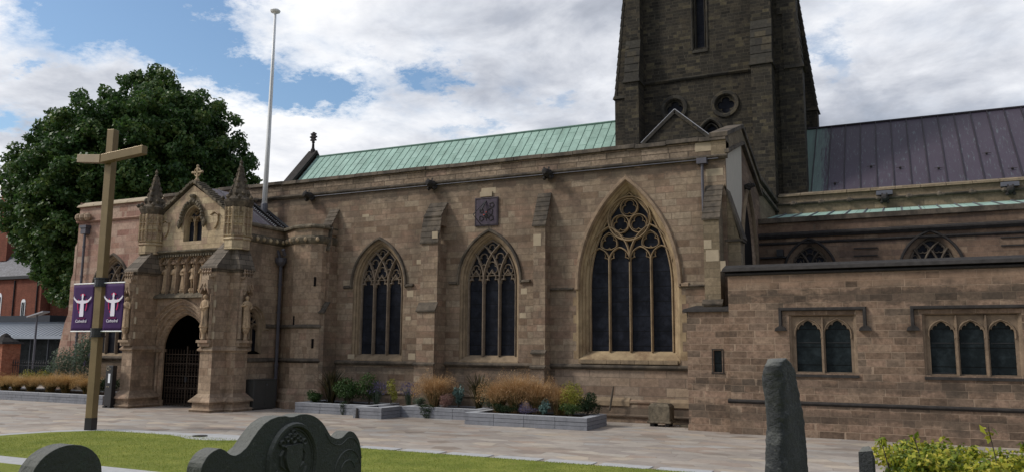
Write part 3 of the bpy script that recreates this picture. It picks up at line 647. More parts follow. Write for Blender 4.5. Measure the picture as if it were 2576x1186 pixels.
# gargoyles: crouching beast spouts
def gargoyle(mp,u,z,s=1.,mat=M_dark,par=None):
    b=MB(); q=lambda a,d,h: mp(u+a*s,z+h*s,d*s)
    b.loft([[q(r*math.cos(t),d,h+r*.9*math.sin(t)) for t in [2*PI*i/8 for i in range(8)]] for d,r,h in ((.1,.2,.0),(-.1,.23,.02),(-.3,.25,.08),(-.48,.19,.05),(-.56,.2,.1),(-.68,.17,.12),(-.78,.1,.04))],True,True,True)
    for sg in (-1,1):
        b.loft([[q(sg*.18+r*math.cos(t),d,h+r*math.sin(t)) for t in [2*PI*i/6 for i in range(6)]] for d,r,h in ((-.1,.09,-.05),(-.28,.1,-.18),(-.42,.06,-.14))],True,True,True)
        b.loft([[q(sg*.13+r*math.cos(t),d,h+r*math.sin(t)) for t in [2*PI*i/5 for i in range(5)]] for d,r,h in ((-.5,.05,.2),(-.46,.05,.33),(-.42,.01,.38))],True,True,True)
    return b.build('gargoyle',mat,par or cath,smooth=False)
for x in (-27.2,-19.85,-13.85): gargoyle(SY(Yw),x,10.58,.88)
# nail marks / drain on corner
b=MB(); b.tube([(-7.05,Yw-.17,10.6),(-7.05,Yw-.17,9.3),(-7.03,Yw-.2,8.2)],.06,8); b.box(-7.25,-6.85,Yw-.3,Yw,10.45,10.68); b.build('downpipe',M_pipe,cath)
b=MB(); b.tube([(-44.33,Yw-.18,10.0),(-44.33,Yw-.18,.1)],.075,8)
for z in (1.5,3.4,5.2,7,8.8): b.tube([(-44.33,Yw-.18,z),(-44.33,Yw-.18,z+.08)],.1,8)
dp=b.build('downpipe',M_pipe,cath); b=MB(); b.box(-44.62,-44.04,Yw-.38,Yw-.01,9.95,10.12); b.box(-44.55,-44.11,Yw-.33,Yw-.01,9.6,9.95); b.build('hopper',M_pipe,dp)
b=MB()
for x,rr in ((-44.95,.2),(-44.5,.25),(-44.1,.22)):
    b.lathe(x,Yw-.25,[(rr*.5,10.4),(rr,10.55),(rr*.9,10.75),(rr*.3,10.86)],8)
b.build('carved_head',M_porch,cath)

# ---- east gable of the south aisle (faces east)
XE=-6.15; apex=(36.2,12.75)
def ge(u,v,d): return (XE-d,u,v)
ewin=(37.55,1.62,5.2,6.6,2.6,3)
b=MB(); outer=[(Yw,0),(41.0,0),(41.0,11.2),(apex[0],12.55),(Yw,11.3)]
b.face_holes([(32.5,0),(41.2,0),(41.2,11.2),(36.2,12.45),(32.5,11.2)],[hole(ewin,.3)],ge); b.build('east_gable_wall',M_chanc,cath,fixn=False)
def sl3(t,mp,cx,zb,zs,hw,c,nl,d0,d1): intersecting(t,mp,cx,zb,zs,hw,c,nl,d0,d1)
gothic(cath,ge,ewin[0],ewin[2],ewin[3],ewin[1],ewin[4],[(.3,0),(.28,.06),(.2,.14),(.1,.24),(0,.34)],3,.34,(M_porch,M_porch,M_yel2),hood=(2.0,.16,.12,(),.3),tracery=sl3,label='tall east window seen almost edge on')
b=MB(); b.prism([(32.62,9.0),(35.3,7.6),(36.1,9.6),(36.3,12.3),(32.62,11.15)],ge,-.008,.02); b.build('render_patch',M_render,cath)
# gable coping, raised
def cope(mb,y0,z0,y1,z1,x0,x1,h=.16):
    mb.hexa([(x0,y0,z0-h),(x1,y0,z0-h),(x1,y1,z1-h),(x0,y1,z1-h)],[(x0,y0,z0),(x1,y0,z0),(x1,y1,z1),(x0,y1,z1)])
b=MB(); cope(b,32.35,11.72,36.2,13.0,-6.75,-6.0,.2); cope(b,36.2,13.0,41.1,11.45,-6.75,-6.0,.2)
b.build('gable_coping',M_cop,cath,bevel=.02)
b=MB(); cope(b,32.45,11.52,36.2,12.78,-6.7,-6.1,.75); cope(b,36.2,12.78,41.1,11.25,-6.7,-6.1,.6); b.build('gable_parapet',M_cler,cath)
b=MB(); cope(b,32.4,11.0,36.2,12.2,-6.16,-5.98,.14); cope(b,36.2,12.2,41.1,10.7,-6.16,-5.98,.14)
b.build('gable_string',M_cop,cath)
b=MB(); b.box(-7.35,-6.1,Yw-.03,Yw+.6,11.0,11.38); b.build('corner_block',M_pale,cath,bevel=.01)
# east wall beyond the gable, over the chancel aisle
b=MB(); b.add([(XE,41.2,0),(XE,47.6,0),(XE,47.6,11.0),(XE,41.2,11.3)],[(0,1,2,3)]); b.build('east_wall',M_cler,cath,fixn=False)
b=MB(); cope(b,41.1,11.55,48.3,11.3,-6.6,-6.0,.18); cope(b,41.1,10.95,48.3,10.75,-6.2,-5.98,.14); b.build('coping',M_cop,cath)
gargoyle(ge,36.9,10.25,.6)
# side buttress of the corner, facing east
b=MB(); b.box(-6.3,-5.66,32.55,33.3,0,7.35); b.prism([(-6.2,7.35),(-5.68,7.35),(-6.2,9.45)],lambda u,v,d:(u,d,v),32.56,33.29)
sb=b.build('buttress',M_cler,cath); b=MB(); b.hexa([(-6.22,32.5,9.45),(-6.22,33.35,9.45),(-5.62,33.35,7.3),(-5.62,32.5,7.3)],[(-6.2,32.5,9.6),(-6.2,33.35,9.6),(-5.52,33.35,7.34),(-5.52,32.5,7.34)]); b.box(-6.25,-5.56,32.48,33.34,7.24,7.33); b.build('weathering',M_cop,sb)
# aisle roof (lead, low pitch) behind parapet
b=MB(); b.add([(-45,33.0,11.1),(-6.6,33.0,11.1),(-6.6,36.2,12.5),(-45,36.2,12.5),(-6.6,41,11.2),(-45,41,11.2),(-6.6,47.6,11.2),(-38,47.6,11.2),(-38,41,11.2)],[(0,1,2,3),(3,2,4,5),(8,4,6,7)]); b.build('lead_roof',M_lead,cath)

# ---- nave roof (green copper) with west gable
Yr,Zr=53.3,18.9; Ye,Ze=47.4,12.6
b=MB(); b.add([(-44.3,Ye,Ze),(-15.8,Ye,Ze),(-15.8,Yr,Zr),(-44.3,Yr,Zr),(-15.8,Yr*2-Ye,Ze),(-44.3,Yr*2-Ye,Ze)],[(0,1,2,3),(3,2,4,5)])
nr=b.build('nave_roof',M_copg,cath); nr['label']='long pale green copper roof'
b=MB(); x=-44.0
while x<-15.9:
    b.hexa([(x-.013,Ye,Ze),(x+.013,Ye,Ze),(x+.013,Ye,Ze+.045),(x-.013,Ye,Ze+.045)],[(x-.013,Yr,Zr),(x+.013,Yr,Zr),(x+.013,Yr,Zr+.045),(x-.013,Yr,Zr+.045)]); x+=.62
b.tube([(-44.3,Yr,Zr+.03),(-15.8,Yr,Zr+.03)],.09,8)
b.build('standing_seams',plain('dark_green_seam',(.12,.21,.165),.7,0,.3,.2,3,0),nr)
b=MB(); b.box(-44.6,-15.8,Ye-.1,Ye+10,0,Ze); b.build('nave_wall',M_tower,cath)
b=MB()
b.prism([(Ye-1.0,Ze-.7),(Yr,Zr+.35),(2*Yr-Ye+1,Ze-.7),(2*Yr-Ye+1,0),(Ye-1,0)],lambda u,v,d:(d,u,v),-45.1,-44.5); b.build('west_gable',M_tower,cath)
b=MB(); cope(b,Ye-1.2,Ze-.8+.1,Yr,Zr+.62,-45.2,-44.3,.3); cope(b,Yr,Zr+.62,2*Yr-Ye+1,Ze-.6,-45.2,-44.3,.3); wgc=b.build('gable_coping',M_dark,cath)
b=MB(); b.lathe(-44.75,Yr,[(.28,19.2),(.2,19.6),(.12,19.75),(.1,20.2),(.16,20.25),(.1,20.35)],8)
b.box(-44.84,-44.66,Yr-.08,Yr+.08,20.2,21.15)
for z,wv in ((20.45,.28),(20.72,.34),(20.98,.26)):
    b.box(-44.75-wv,-44.75+wv,Yr-.1,Yr+.1,z-.06,z+.07)
b.tube([(-44.75+.24*math.cos(t),Yr,20.72+.24*math.sin(t)) for t in [2*PI*i/10 for i in range(10)]],.06,6,True)
b.build('cross_finial',M_dark,cath,bevel=.02)

# ---- tower
tw=MB(); TY=47.5; X0,X1=-14.3,-6.9
lan=(-10.38,.32,21.2,30.5,.3,1); lb=[(-10.75,21.3),(-10.0,21.3),(-10.0,33),(-10.75,33)]
rg=lambda cx,cz,r: circ(cx,cz,r,20)
Qf=[(-8.95,17.55),(-12.05,17.65)]
ta=(-9.85,.42,13.5,15.75,.3,1)
tw.face_holes([(X0-1,0),(X1+1.4,0),(X1+1.4,34),(X0-1,34)],[lb,rg(*Qf[0],.62),rg(*Qf[1],.62),arch(ta[0],13.0,15.75,.6,.35,8)],SY(TY+.35))
tw.add([(X0-1,TY+.35,0),(X0-1,TY+10.2,0),(X0-1,TY+10.2,34),(X0-1,TY+.35,34),(X1+1.4,TY+.35,0),(X1+1.4,TY+10.2,0),(X1+1.4,TY+10.2,34),(X1+1.4,TY+.35,34)],[(0,1,2,3),(5,4,7,6),(1,5,6,2),(3,2,6,7)])
tower=tw.build('tower',M_tower,cath,fixn=False); tower['label']='massive dark stone tower with stepped corner buttresses'
b=MB(); strip(b,X0,X1,TY+.35,19.35,19.6,.18); b.build('string_course',M_towerq,tower)
for cx,cz in Qf:
    b=MB(); b.bar(circ(cx,cz,.72,24),.3,SY(TY+.35),-.12,.1,True,.5); b.loft([[SY(TY+.35)(u,v,d) for u,v in circ(cx,cz,r,24)] for r,d in ((.62,0),(.56,.25))])
    # stone plate pierced by a quatrefoil
    b.face_holes(circ(cx,cz,.6,32),[foil(cx,cz,.5,4,0 if True else 0,40)],SY(TY+.35),.15)
    fo=foil(cx,cz,.5,4,0,40); b.loft([[SY(TY+.35)(u,v,d) for u,v in fo] for d in (.15,.3)])
    f=b.build('quatrefoil_window',M_towerq,tower); b=MB(); b.add([SY(TY+.35)(u,v,.28) for u,v in circ(cx,cz,.58,20)],[list(range(20))]); b.build('pane',M_glass,f)
b=MB(); sy=SY(TY+.35)
for sg in (-1,1):
    b.bar([(-10.38+sg*.47,21.2),(-10.38+sg*.47,33)],.2,sy,-.06,.2); b.bar([(-10.38+sg*.3,21.25),(-10.38+sg*.3,33)],.12,sy,.06,.4)
b.hexa([sy(-10.85,21.0,-.08),sy(-9.9,21.0,-.08),sy(-9.9,21.15,-.08),sy(-10.85,21.15,-.08)],[sy(-10.85,21.0,.4),sy(-9.9,21.0,.4),sy(-9.9,21.5,.4),sy(-10.85,21.5,.4)])
f=b.build('lancet_window',M_towerq,tower); b=MB(); b.add([sy(-10.7,21.2,.38),sy(-10.05,21.2,.38),sy(-10.05,33,.38),sy(-10.7,33,.38)],[(0,1,2,3)]); b.build('pane',M_glass,f)
b=MB(); b.bar(arch(ta[0],13.2,15.75,.72,.35,8),.22,sy,-.1,.1); b.bar(arch(ta[0],13.2,15.75,.5,.3,8),.14,sy,.05,.4)
f=b.build('arched_window',M_towerq,tower); b=MB(); b.add([sy(u,v,.35) for u,v in arch(ta[0],13.1,15.75,.6,.35,8)],[list(range(len(arch(ta[0],13.1,15.75,.6,.35,8))))]); b.build('pane',M_glass,f,fixn=False)
# angle buttresses with many-stepped weatherings
def tbut(x0,x1,y0,yb,stages,axis,slabs=True):
    """axis 'S': projects south from yb; stages (z0,z1,proj) with sloped offset of height sh"""
    m_=MB(); c_=MB()
    for i,(z0,z1,pj,sh) in enumerate(stages):
        nx=stages[i+1][2] if i+1<len(stages) else 0
        if axis=='S':
            m_.box(x0,x1,yb-pj,yb+.3,z0,z1); f=lambda d,x,z:(x,yb-d,z)
        elif axis=='E':
            m_.box(yb-.3,yb+pj,x0,x1,z0,z1); f=lambda d,x,z:(yb+d,x,z)
        else:
            m_.box(yb-pj,yb+.3,x0,x1,z0,z1); f=lambda d,x,z:(yb-d,x,z)
        if sh>0:
            m_.hexa([f(pj-.05,x0,z1),f(pj-.05,x1,z1),f(0,x1,z1),f(0,x0,z1)],[f(nx-.05,x0,z1+sh),f(nx-.05,x1,z1+sh),f(0,x1,z1+sh),f(0,x0,z1+sh)])
            n=max(1,int(sh/.5)); ov=.05
            for k in range(n):
                a,b_=k/n,(k+1)/n; pa_=pj+(nx-pj)*a; pb=pj+(nx-pj)*b_; za,zb_=z1+sh*a,z1+sh*b_
                c_.hexa([f(pa_+ov,x0-.03,za-.04),f(pa_+ov,x1+.03,za-.04),f(pb-.1,x1+.03,za-.04),f(pb-.1,x0-.03,za-.04)],[f(pb+.01,x0-.03,zb_-.02),f(pb+.01,x1+.03,zb_-.02),f(pb-.1,x1+.03,zb_-.02),f(pb-.1,x0-.03,zb_-.02)])
            c_.hexa([f(pj+.12,x0-.1,z1-.2),f(pj+.12,x1+.1,z1-.2),f(0,x1+.1,z1-.2),f(0,x0-.1,z1-.2)],[f(pj+.06,x0-.06,z1+.0),f(pj+.06,x1+.06,z1+.0),f(0,x1+.06,z1+.0),f(0,x0-.06,z1+.0)])
    o=m_.build('buttress',M_tower,tower); q=c_.build('weathering',M_towerq,o) if c_.v else None
    return o
TB=TY+.35
tbut(-14.84,-13.95,0,TB,[(0,19.5,1.25,2.7),(22.2,34,.75,0)],'S')
tbut(-7.2,-6.05,0,TB,[(0,19.5,1.25,2.7),(22.2,34,.75,0)],'S')
tbut(TB-.1,TB+1.0,0,-14.9,[(0,18.9,.95,6.2),(25.1,34,.35,0)],'W')
tbut(TB-.1,TB+1.0,0,-5.5,[(0,19.4,1.0,3.2),(22.6,34,.78,0)],'E')
tbut(TB+7.6,TB+8.7,0,-5.5,[(0,18.9,1.1,8.5),(27.4,34,.1,0)],'E')
# old roof gable against the tower
b=MB(); b.prism([(-13.5,15.3),(-9.8,15.3),(-11.65,16.95)],SY(46.4),.0,1.5); b.box(-13.6,-9.9,46.41,47.9,8,15.32); dg=b.build('small_gable',M_tower,cath)
b=MB(); 
for sg in (-1,1):
    b.bar([(-11.65+sg*2.05,15.2),(-11.65,17.02)],.24,SY(46.4),-.14,.3,nose=.8)
b.build('gable_coping',M_towerq,dg)
b=MB()
for sg in (-1,1): b.bar([(-11.65+sg*2.1,15.3),(-11.65,17.17)],.06,SY(46.4),-.12,.5,nose=.9)
b.build('lead_flashing',M_leadw,dg)

# ---- chancel: purple copper roof, pale clerestory parapet, green lean-to, aisle wall
Xr=14
b=MB(); b.add([(-4.95,48.2,11.8),(Xr,48.2,11.8),(Xr,54,17.05),(-4.95,54,17.05),(Xr,60,11.8),(-4.95,60,11.8)],[(0,1,2,3),(3,2,4,5)]); pr=b.build('chancel_roof',M_copp,cath); pr['label']='dark purple copper roof streaked green beside the tower'
b=MB(); x=-4.35
while x<Xr:
    b.hexa([(x-.025,48.2,11.8),(x+.025,48.2,11.8),(x+.02,48.2,11.9),(x-.02,48.2,11.9)],[(x-.025,54,17.05),(x+.025,54,17.05),(x+.02,54,17.15),(x-.02,54,17.15)]); x+=.86
b.tube([(-4.9,54,17.1),(Xr,54,17.1)],.08,8); b.build('standing_seams',plain('dark_purple_seam',(.03,.024,.03),.5,.1,.3,.2,3,0),pr)
b=MB()
for x,t in ((-3.1,.1),(-1.2,.3),(.3,.25),(2.2,.2),(4.6,.35),(5.6,.12)):
    y,z=48.2+5.8*t,11.8+5.25*t; b.lathe(x,y-.05,[(.03,z),(.08,z+.08),(.03,z+.14)],6); b.box(x-.22,x+.22,y-.1,y-.07,z+.07,z+.09)
b.build('snow_hook',M_dark,pr)
b=MB(); b.box(-6.3,Xr,47.0,47.6,8.6,11.5); b.build('clerestory_wall',M_cler,cath)
b=MB(); x=-6.0
while x<Xr:
    b.hexa([(x,46.85,11.48),(x+1.18,46.85,11.48),(x+1.18,47.7,11.48),(x,47.7,11.48)],[(x,46.9,11.6),(x+1.18,46.9,11.6),(x+1.18,47.55,11.78),(x,47.55,11.78)]); x+=1.2
b.build('coping',M_cler,cath,bevel=.012)
b=MB(); strip(b,-6.1,Xr,47.0,10.98,11.16,.2); b.build('string_course',M_cop,cath)
for i,x in enumerate(np.arange(-5.2,Xr,1.45)):
    b=MB(); b.lathe(x,46.84,[(.06,10.92),(.15,11.0),(.13,11.12),(.05,11.2)],7); b.lathe(x+.14,46.8,[(.04,10.95),(.1,11.03),(.03,11.14)],6); b.build('carved_boss',M_cop,cath)
for x in (-.55,5.2,11): 
    gargoyle(SY(47),x,10.95,.85); b=MB(); b.box(x-.4,x+.4,46.7,47.0,11.2,11.42); b.build('lead_chute',M_lead,cath)
# green lean-to
b=MB(); b.add([(-6.1,40.9,9.3),(Xr,40.9,9.3),(Xr,47,10.5),(-6.1,47,10.5)],[(0,1,2,3)]); lt=b.build('aisle_roof',M_copg,cath); lt['label']='narrow strip of pale green copper roof'
b=MB(); x=-5.6
while x<Xr: b.hexa([(x-.02,40.9,9.3),(x+.02,40.9,9.3),(x+.02,40.9,9.36),(x-.02,40.9,9.36)],[(x-.02,47,10.5),(x+.02,47,10.5),(x+.02,47,10.56),(x-.02,47,10.56)]); x+=.83
b.build('standing_seams',M_lead,lt)
# chancel aisle wall
ca=[(-3.86,.85,5.4,6.62,.55,2),(1.28,.98,5.4,6.55,.6,3),(6.5,.98,5.4,6.55,.6,3)]
b=MB(); b.face_holes([(-6.15,0),(Xr,0),(Xr,9.1),(-6.15,9.1)],[hole(w_,.2) for w_ in ca],SY(40.5)); b.build('chancel_aisle_wall',M_chanc,cath,fixn=False)
for wd in ca:
    gothic(cath,SY(40.5),wd[0],wd[2],wd[3],wd[1],wd[4],[(.2,0),(.18,.06),(.1,.14),(0,.25)],wd[5],.25,(M_vwin,M_cop,M_dark),hood=(wd[1]+.32,.13,.12,(),.2),tracery=intersecting)
b=MB(); strip(b,-6.15,Xr,40.5,8.3,8.62,.22); strip(b,-6.15,Xr,40.5,8.0,8.16,.1); b.build('string_course',M_dark,cath)
b=MB(); b.box(-6.15,Xr,40.35,41.0,9.05,9.3); b.build('coping',M_cop,cath,bevel=.02)
b=MB(); b.box(-6.1,-4.9,40.2,40.5,7.35,7.42)
b.box(-5.3,-5.0,40.1,40.5,7.42,7.75); b.build('lead_tray',M_iron,cath)
b=MB()
for x,z in ((-1.9,7.3),(-1.9,7.65),(4.0,7.5),(4.0,7.85)): b.box(x,x+1.0,40.44,40.5,z,z+.05)
b.build('vent_ledge',M_dark,cath)
b=MB(); b.box(-6.1,Xr,41,47,0,9.1); b.build('inner_core',M_int,cath)

# ---- low vestry in front: brown tooled stone, square headed windows
YV=30.2
vw=[(-3.52,-1.6,2),(.7,3.25,3),(5.4,7.3,2)]
b=MB(); b.face_holes([(-5.75,0),(Xr,0),(Xr,5.75),(-5.75,5.75)],[[(a-.14,2.2),(c_+.14,2.2),(c_+.14,4.22),(a-.14,4.22)] for a,c_,n in vw],SY(YV))
b.add([(-5.75,YV,0),(-5.75,40.4,0),(-5.75,40.4,5.75),(-5.75,YV,5.75)],[(3,2,1,0)])
vs=b.build('vestry_wall',M_chap,cath,fixn=False); vs['label']='low vestry of brown tooled stone with square headed windows'
b=MB(); b.box(-5.7,Xr,31,40.3,0,5.5); b.add([(-5.9,YV,5.95),(Xr,YV,5.95),(Xr,40.4,6.1),(-5.9,40.4,6.1)],[(0,1,2,3)]); b.build('vestry_roof',M_lead,vs)
b=MB(); b.hexa([(-5.95,YV-.2,5.82),(Xr,YV-.2,5.82),(Xr,YV+.5,5.82),(-5.95,YV+.5,5.82)],[(-5.9,YV-.14,5.95),(Xr,YV-.14,5.95),(Xr,YV+.4,6.1),(-5.9,YV+.4,6.1)]); strip(b,-5.85,Xr,YV,5.66,5.8,.1); b.build('coping',M_dark,vs,bevel=.015)
b=MB(); strip(b,-5.85,Xr,YV,1.08,1.24,.13); b.build('string_course',M_dark,vs)
b=MB(); b.face_holes([(-5.8,0),(Xr,0),(Xr,1.08),(-5.8,1.08)],[],SY(YV-.05)); b.box(-5.82,Xr,YV-.09,YV,.0,.24); b.build('plinth',M_chap,vs,fixn=False)
sv=SY(YV)
for a,c_,n in vw:
    wl=(c_-a)/n; b=MB()
    heads=[]
    for i in range(n):
        cx=a+wl*(i+.5); hw=wl/2-.065; heads.append((cx,hw))
    def head(cx,hw):   # cinquefoil-cusped four-centred head
        L_=[(cx-hw,2.24),(cx-hw,3.5)]
        P_=[(-1,.0),(-.99,.16),(-.92,.28),(-.8,.34),(-.76,.29),(-.72,.42),(-.6,.52),(-.46,.56),(-.4,.5),(-.34,.62),(-.2,.7),(-.08,.74),(0,.75)]
        L_+=[(cx+x*hw,3.52+z*hw*1.6) for x,z in P_]; Rr_=[(2*cx-x,z) for x,z in reversed(L_[:-1])]; return L_+Rr_
    hs=[head(cx,hw) for cx,hw in heads]
    b.face_holes([(a-.03,2.2),(c_+.03,2.2),(c_+.03,4.16),(a-.03,4.16)],hs,sv,.14)
    for h in hs: b.loft([[sv(u,v,d) for u,v in h] for d in (.14,.27)])
    b.loft([[sv(a-o,2.2,d),sv(a-o,4.16+o*.5,d),sv(c_+o,4.16+o*.5,d),sv(c_+o,2.2,d)] for o,d in ((.14,0),(.13,.04),(.08,.06),(.03,.14))],False)
    for cx,hw in heads: b.bar([(cx-hw-.02,3.4)]+[(cx+x*(hw+.03),3.52+z*hw*1.6) for x,z in ((-1,0),(-.97,.25),(-.8,.5),(-.5,.7),(0,.86),(.5,.7),(.8,.5),(.97,.25),(1,0))]+[(cx+hw+.02,3.4)],.06,sv,.09,.16)
    for i in range(1,n): b.bar([(a+wl*i,2.2),(a+wl*i,4.16)],.11,sv,.05,.28)
    f=b.build('window',M_vwin,vs,fixn=True); f['label']='square headed window of %d dark lights'%n
    b=MB(); b.face_holes([(a,2.2),(c_,2.2),(c_,4.16),(a,4.16)],[],sv,.26); b.build('glass',M_glass2,f,fixn=False)
    b=MB()
    for cx,hw in heads: b.box(cx-hw+.05,cx+hw-.03,YV+.245,YV+.255,3.24,3.27)
    if n==3: b.box(a+.08,a+wl-.1,YV+.245,YV+.255,2.25,2.29)
    b.build('blind_rail',M_iron,f)
    b=MB(); x0,x1=a-.42,c_+.42
    b.bar([(x0,3.72),(x0,4.42),(x1,4.42),(x1,3.72)],.12,sv,-.13,.02,nose=.6)
    for x in (x0,x1): b.prism([(x-.2,3.66),(x+.2,3.66),(x+.17,3.76),(x+.02,3.86),(x-.17,3.76)],sv,-.15,.02)
    b.build('hood_mould',M_dark,f)
    b=MB(); b.hexa([sv(a-.16,2.06,-.06),sv(c_+.16,2.06,-.06),sv(c_+.16,2.14,-.06),sv(a-.16,2.14,-.06)],[sv(a-.16,2.06,.25),sv(c_+.16,2.06,.25),sv(c_+.16,2.22,.25),sv(a-.16,2.22,.25)]); b.build('sill',M_dark,f)
# annex beside it
YA=30.6
b=MB(); b.face_holes([(-7.4,0),(-5.74,0),(-5.74,4.4),(-7.4,4.4)],[[(-6.43,2.15),(-6.12,2.15),(-6.12,2.95),(-6.43,2.95)]],SY(YA)); b.add([(-7.4,YA,0),(-7.4,32.5,0),(-7.4,32.5,4.4),(-7.4,YA,4.4)],[(0,1,2,3)]); b.box(-7.42,-5.76,YA-.06,YA,0,.22)
b.loft([[SY(YA)(u,v,d) for u,v in [(-6.43,2.15),(-6.12,2.15),(-6.12,2.95),(-6.43,2.95)]] for d in (0,.2)])
an=b.build('annex_wall',M_chap,cath,fixn=False)
b=MB(); b.hexa([(-7.55,YA-.14,4.38),(-5.76,YA-.14,4.38),(-5.76,32.5,4.38),(-7.55,32.5,4.38)],[(-7.5,YA-.1,4.5),(-5.76,YA-.1,4.5),(-5.76,32.5,4.72),(-7.5,32.5,4.72)]); b.build('coping',M_dark,an,bevel=.02)
b=MB(); sa=SY(YA)
for q in ([(-6.47,2.12),(-6.47,2.99)],[(-6.08,2.12),(-6.08,2.99)],[(-6.49,2.99),(-6.06,2.99)],[(-6.51,2.12),(-6.04,2.12)]): b.bar(q,.06,sa,-.03,.12)
f=b.build('slit_window',M_dark,an); b=MB(); b.face_holes([(-6.43,2.15),(-6.12,2.15),(-6.12,2.95),(-6.43,2.95)],[],sa,.15); b.build('pane',M_glass2,f,fixn=False)

# ============================================================ SOUTH PORCH (part of the cathedral)
PY=28.8; PXL,PXR=-34.6,-28.35
sp_=SY(PY)
door=(-31.98,1.5,0,2.7,.33)   # cx, half, zb, zs, c  (inner opening)
def dhole(o): return arch(door[0],-.02 if o==0 else -.02,door[3],door[1]+o,door[4],16)
gabA=(-31.6,11.0); gabE=8.75
outer=[(PXL,0),(PXR,0),(PXR,gabE),(PXR-.1,gabE+.4),(gabA[0],gabA[1]-.1),(PXL+.1,gabE+.4),(PXL,gabE)]
DO=.62
dh=dhole(DO)
# doorway is an open-bottomed hole: build outline going round it
out_=[(PXL,0)]+dh+[(PXR,0),(PXR,5.3),(PXL,5.3)]
out_=[(PXL,-.02)]+dh+[(PXR,-.02),(PXR,5.35),(PXL,5.35)]
gwin=(-31.5,.62,8.1,9.05,.2,2)
b=MB(); b.face_holes(out_,[],sp_)
b.add([(PXR,PY,0),(PXR,32.5,0),(PXR,32.5,8.4),(PXR,PY,8.4),(PXL,PY,0),(PXL,32.5,0),(PXL,32.5,8.4),(PXL,PY,8.4)],[(5,4,7,6)])
pe=(29.95,.42,2.75,4.0,.25)
b.face_holes([(PY,0),(32.5,0),(32.5,8.4),(PY,8.4)],[arch(pe[0],pe[2]-.15,pe[3],pe[1]+.18,pe[4],10)],EX(PXR))
porch=b.build('porch_wall',M_porch,cath,fixn=False); porch['label']='buff stone south porch with gable, statues and pointed doorway'
b=MB(); b.face_holes([(PXL,7.45),(PXR,7.45),(PXR,8.9),(gabA[0],gabA[1]-.1),(PXL,8.9)],[arch(gwin[0],gwin[2],gwin[3],gwin[1],gwin[4],10)],SY(PY-.02)); gb=b.build('gable_wall',M_gable,porch,fixn=False)
# doorway mouldings
b=MB()
ords=[(DO,0),(.57,.06),(.51,.02),(.46,.05),(.42,.15),(.36,.19),(.31,.13),(.26,.17),(.22,.28),(.15,.32),(.11,.26),(.05,.32),(0,.42),(0,.5)]
b.loft([[sp_(u,v,d) for u,v in dhole(o)] for o,d in ords],False)
b.bar(arch(door[0],2.72,2.75,door[1]+DO+.08,door[4],16),.14,sp_,-.1,.05)
for sg in (-1,1):
    for o,d in ((.44,.08),(.18,.22)):
        x=door[0]+sg*(door[1]+o)
        b.lathe(x,PY+d,[(.16,0),(.16,.28),(.13,.34),(.12,.42),(.085,.46),(.085,2.5),(.11,2.53),(.09,2.58),(.14,2.68),(.15,2.78)],10)
    x0=door[0]+sg*(door[1]+DO+.06); x1=door[0]+sg*(door[1]+.02); b.box(min(x0,x1),max(x0,x1),PY-.07,PY+.6,2.66,2.8); b.box(min(x0,x1),max(x0,x1),PY-.04,PY+.6,0,.3)
b.build('doorway',M_porch,porch)
# iron gate with lattice
b=MB(); gy=PY+.58; gx0,gx1=door[0]-door[1],door[0]+door[1]
for x in np.arange(gx0+.06,gx1,.2): b.box(x-.013,x+.013,gy-.013,gy+.013,.04,2.78+random.uniform(0,.04))
for z in (.12,.9,1.5,2.1,2.55): b.box(gx0,gx1,gy-.02,gy+.02,z-.02,z+.02)
b.box(door[0]-.03,door[0]+.03,gy-.035,gy+.035,.04,2.95)
for i,x in enumerate(np.arange(gx0+.16,gx1-.05,.2)):
    for j,z in enumerate(np.arange(.25,2.45,.26)):
        pts=[(x+.07*math.cos(t),gy,z+.08*math.sin(t)) for t in [2*PI*q/8 for q in range(8)]]; b.tube(pts,.01,4,True)
gt=b.build('iron_gate',plain('rusty_brown_iron',(.045,.03,.02),.6,0,.3,.3,8,.1),porch); gt['label']='black wrought iron lattice gate across the doorway'
b=MB(); b.box(door[0]-.07,door[0]+.07,gy-.05,gy+.05,1.2,1.45); b.build('lock_box',M_iron,gt)
b=MB(); b.box(PXL+.3,PXR-.3,PY+1.3,32.4,-.0,.012); b.add([(PXL+.35,PY+.51,0),(PXL+.35,32.4,0),(PXL+.35,32.4,5.2),(PXL+.35,PY+.51,5.2),(PXL+.35,32.38,0),(PXR-.35,32.38,0),(PXR-.35,32.38,5.2),(PXL+.35,32.38,5.2),(PXR-.35,PY+.51,0),(PXR-.35,32.4,0),(PXR-.35,32.4,5.2),(PXR-.35,PY+.51,5.2),(PXL+.35,PY+.51,5.2),(PXR-.35,PY+.51,5.2)],[(0,1,2,3),(4,5,6,7),(8,9,10,11),(12,2,10,13)]); b.build('porch_interior',M_int,porch,fixn=False)
b=MB(); 
for z in (3.0,3.5,3.95): b.box(-32.25,-32.0,32.2,32.34,z,z+.38)
b.build('inner_window',plain('pale_inner_glass',(.35,.4,.38),.4,0,.3,.6,20,0),porch)
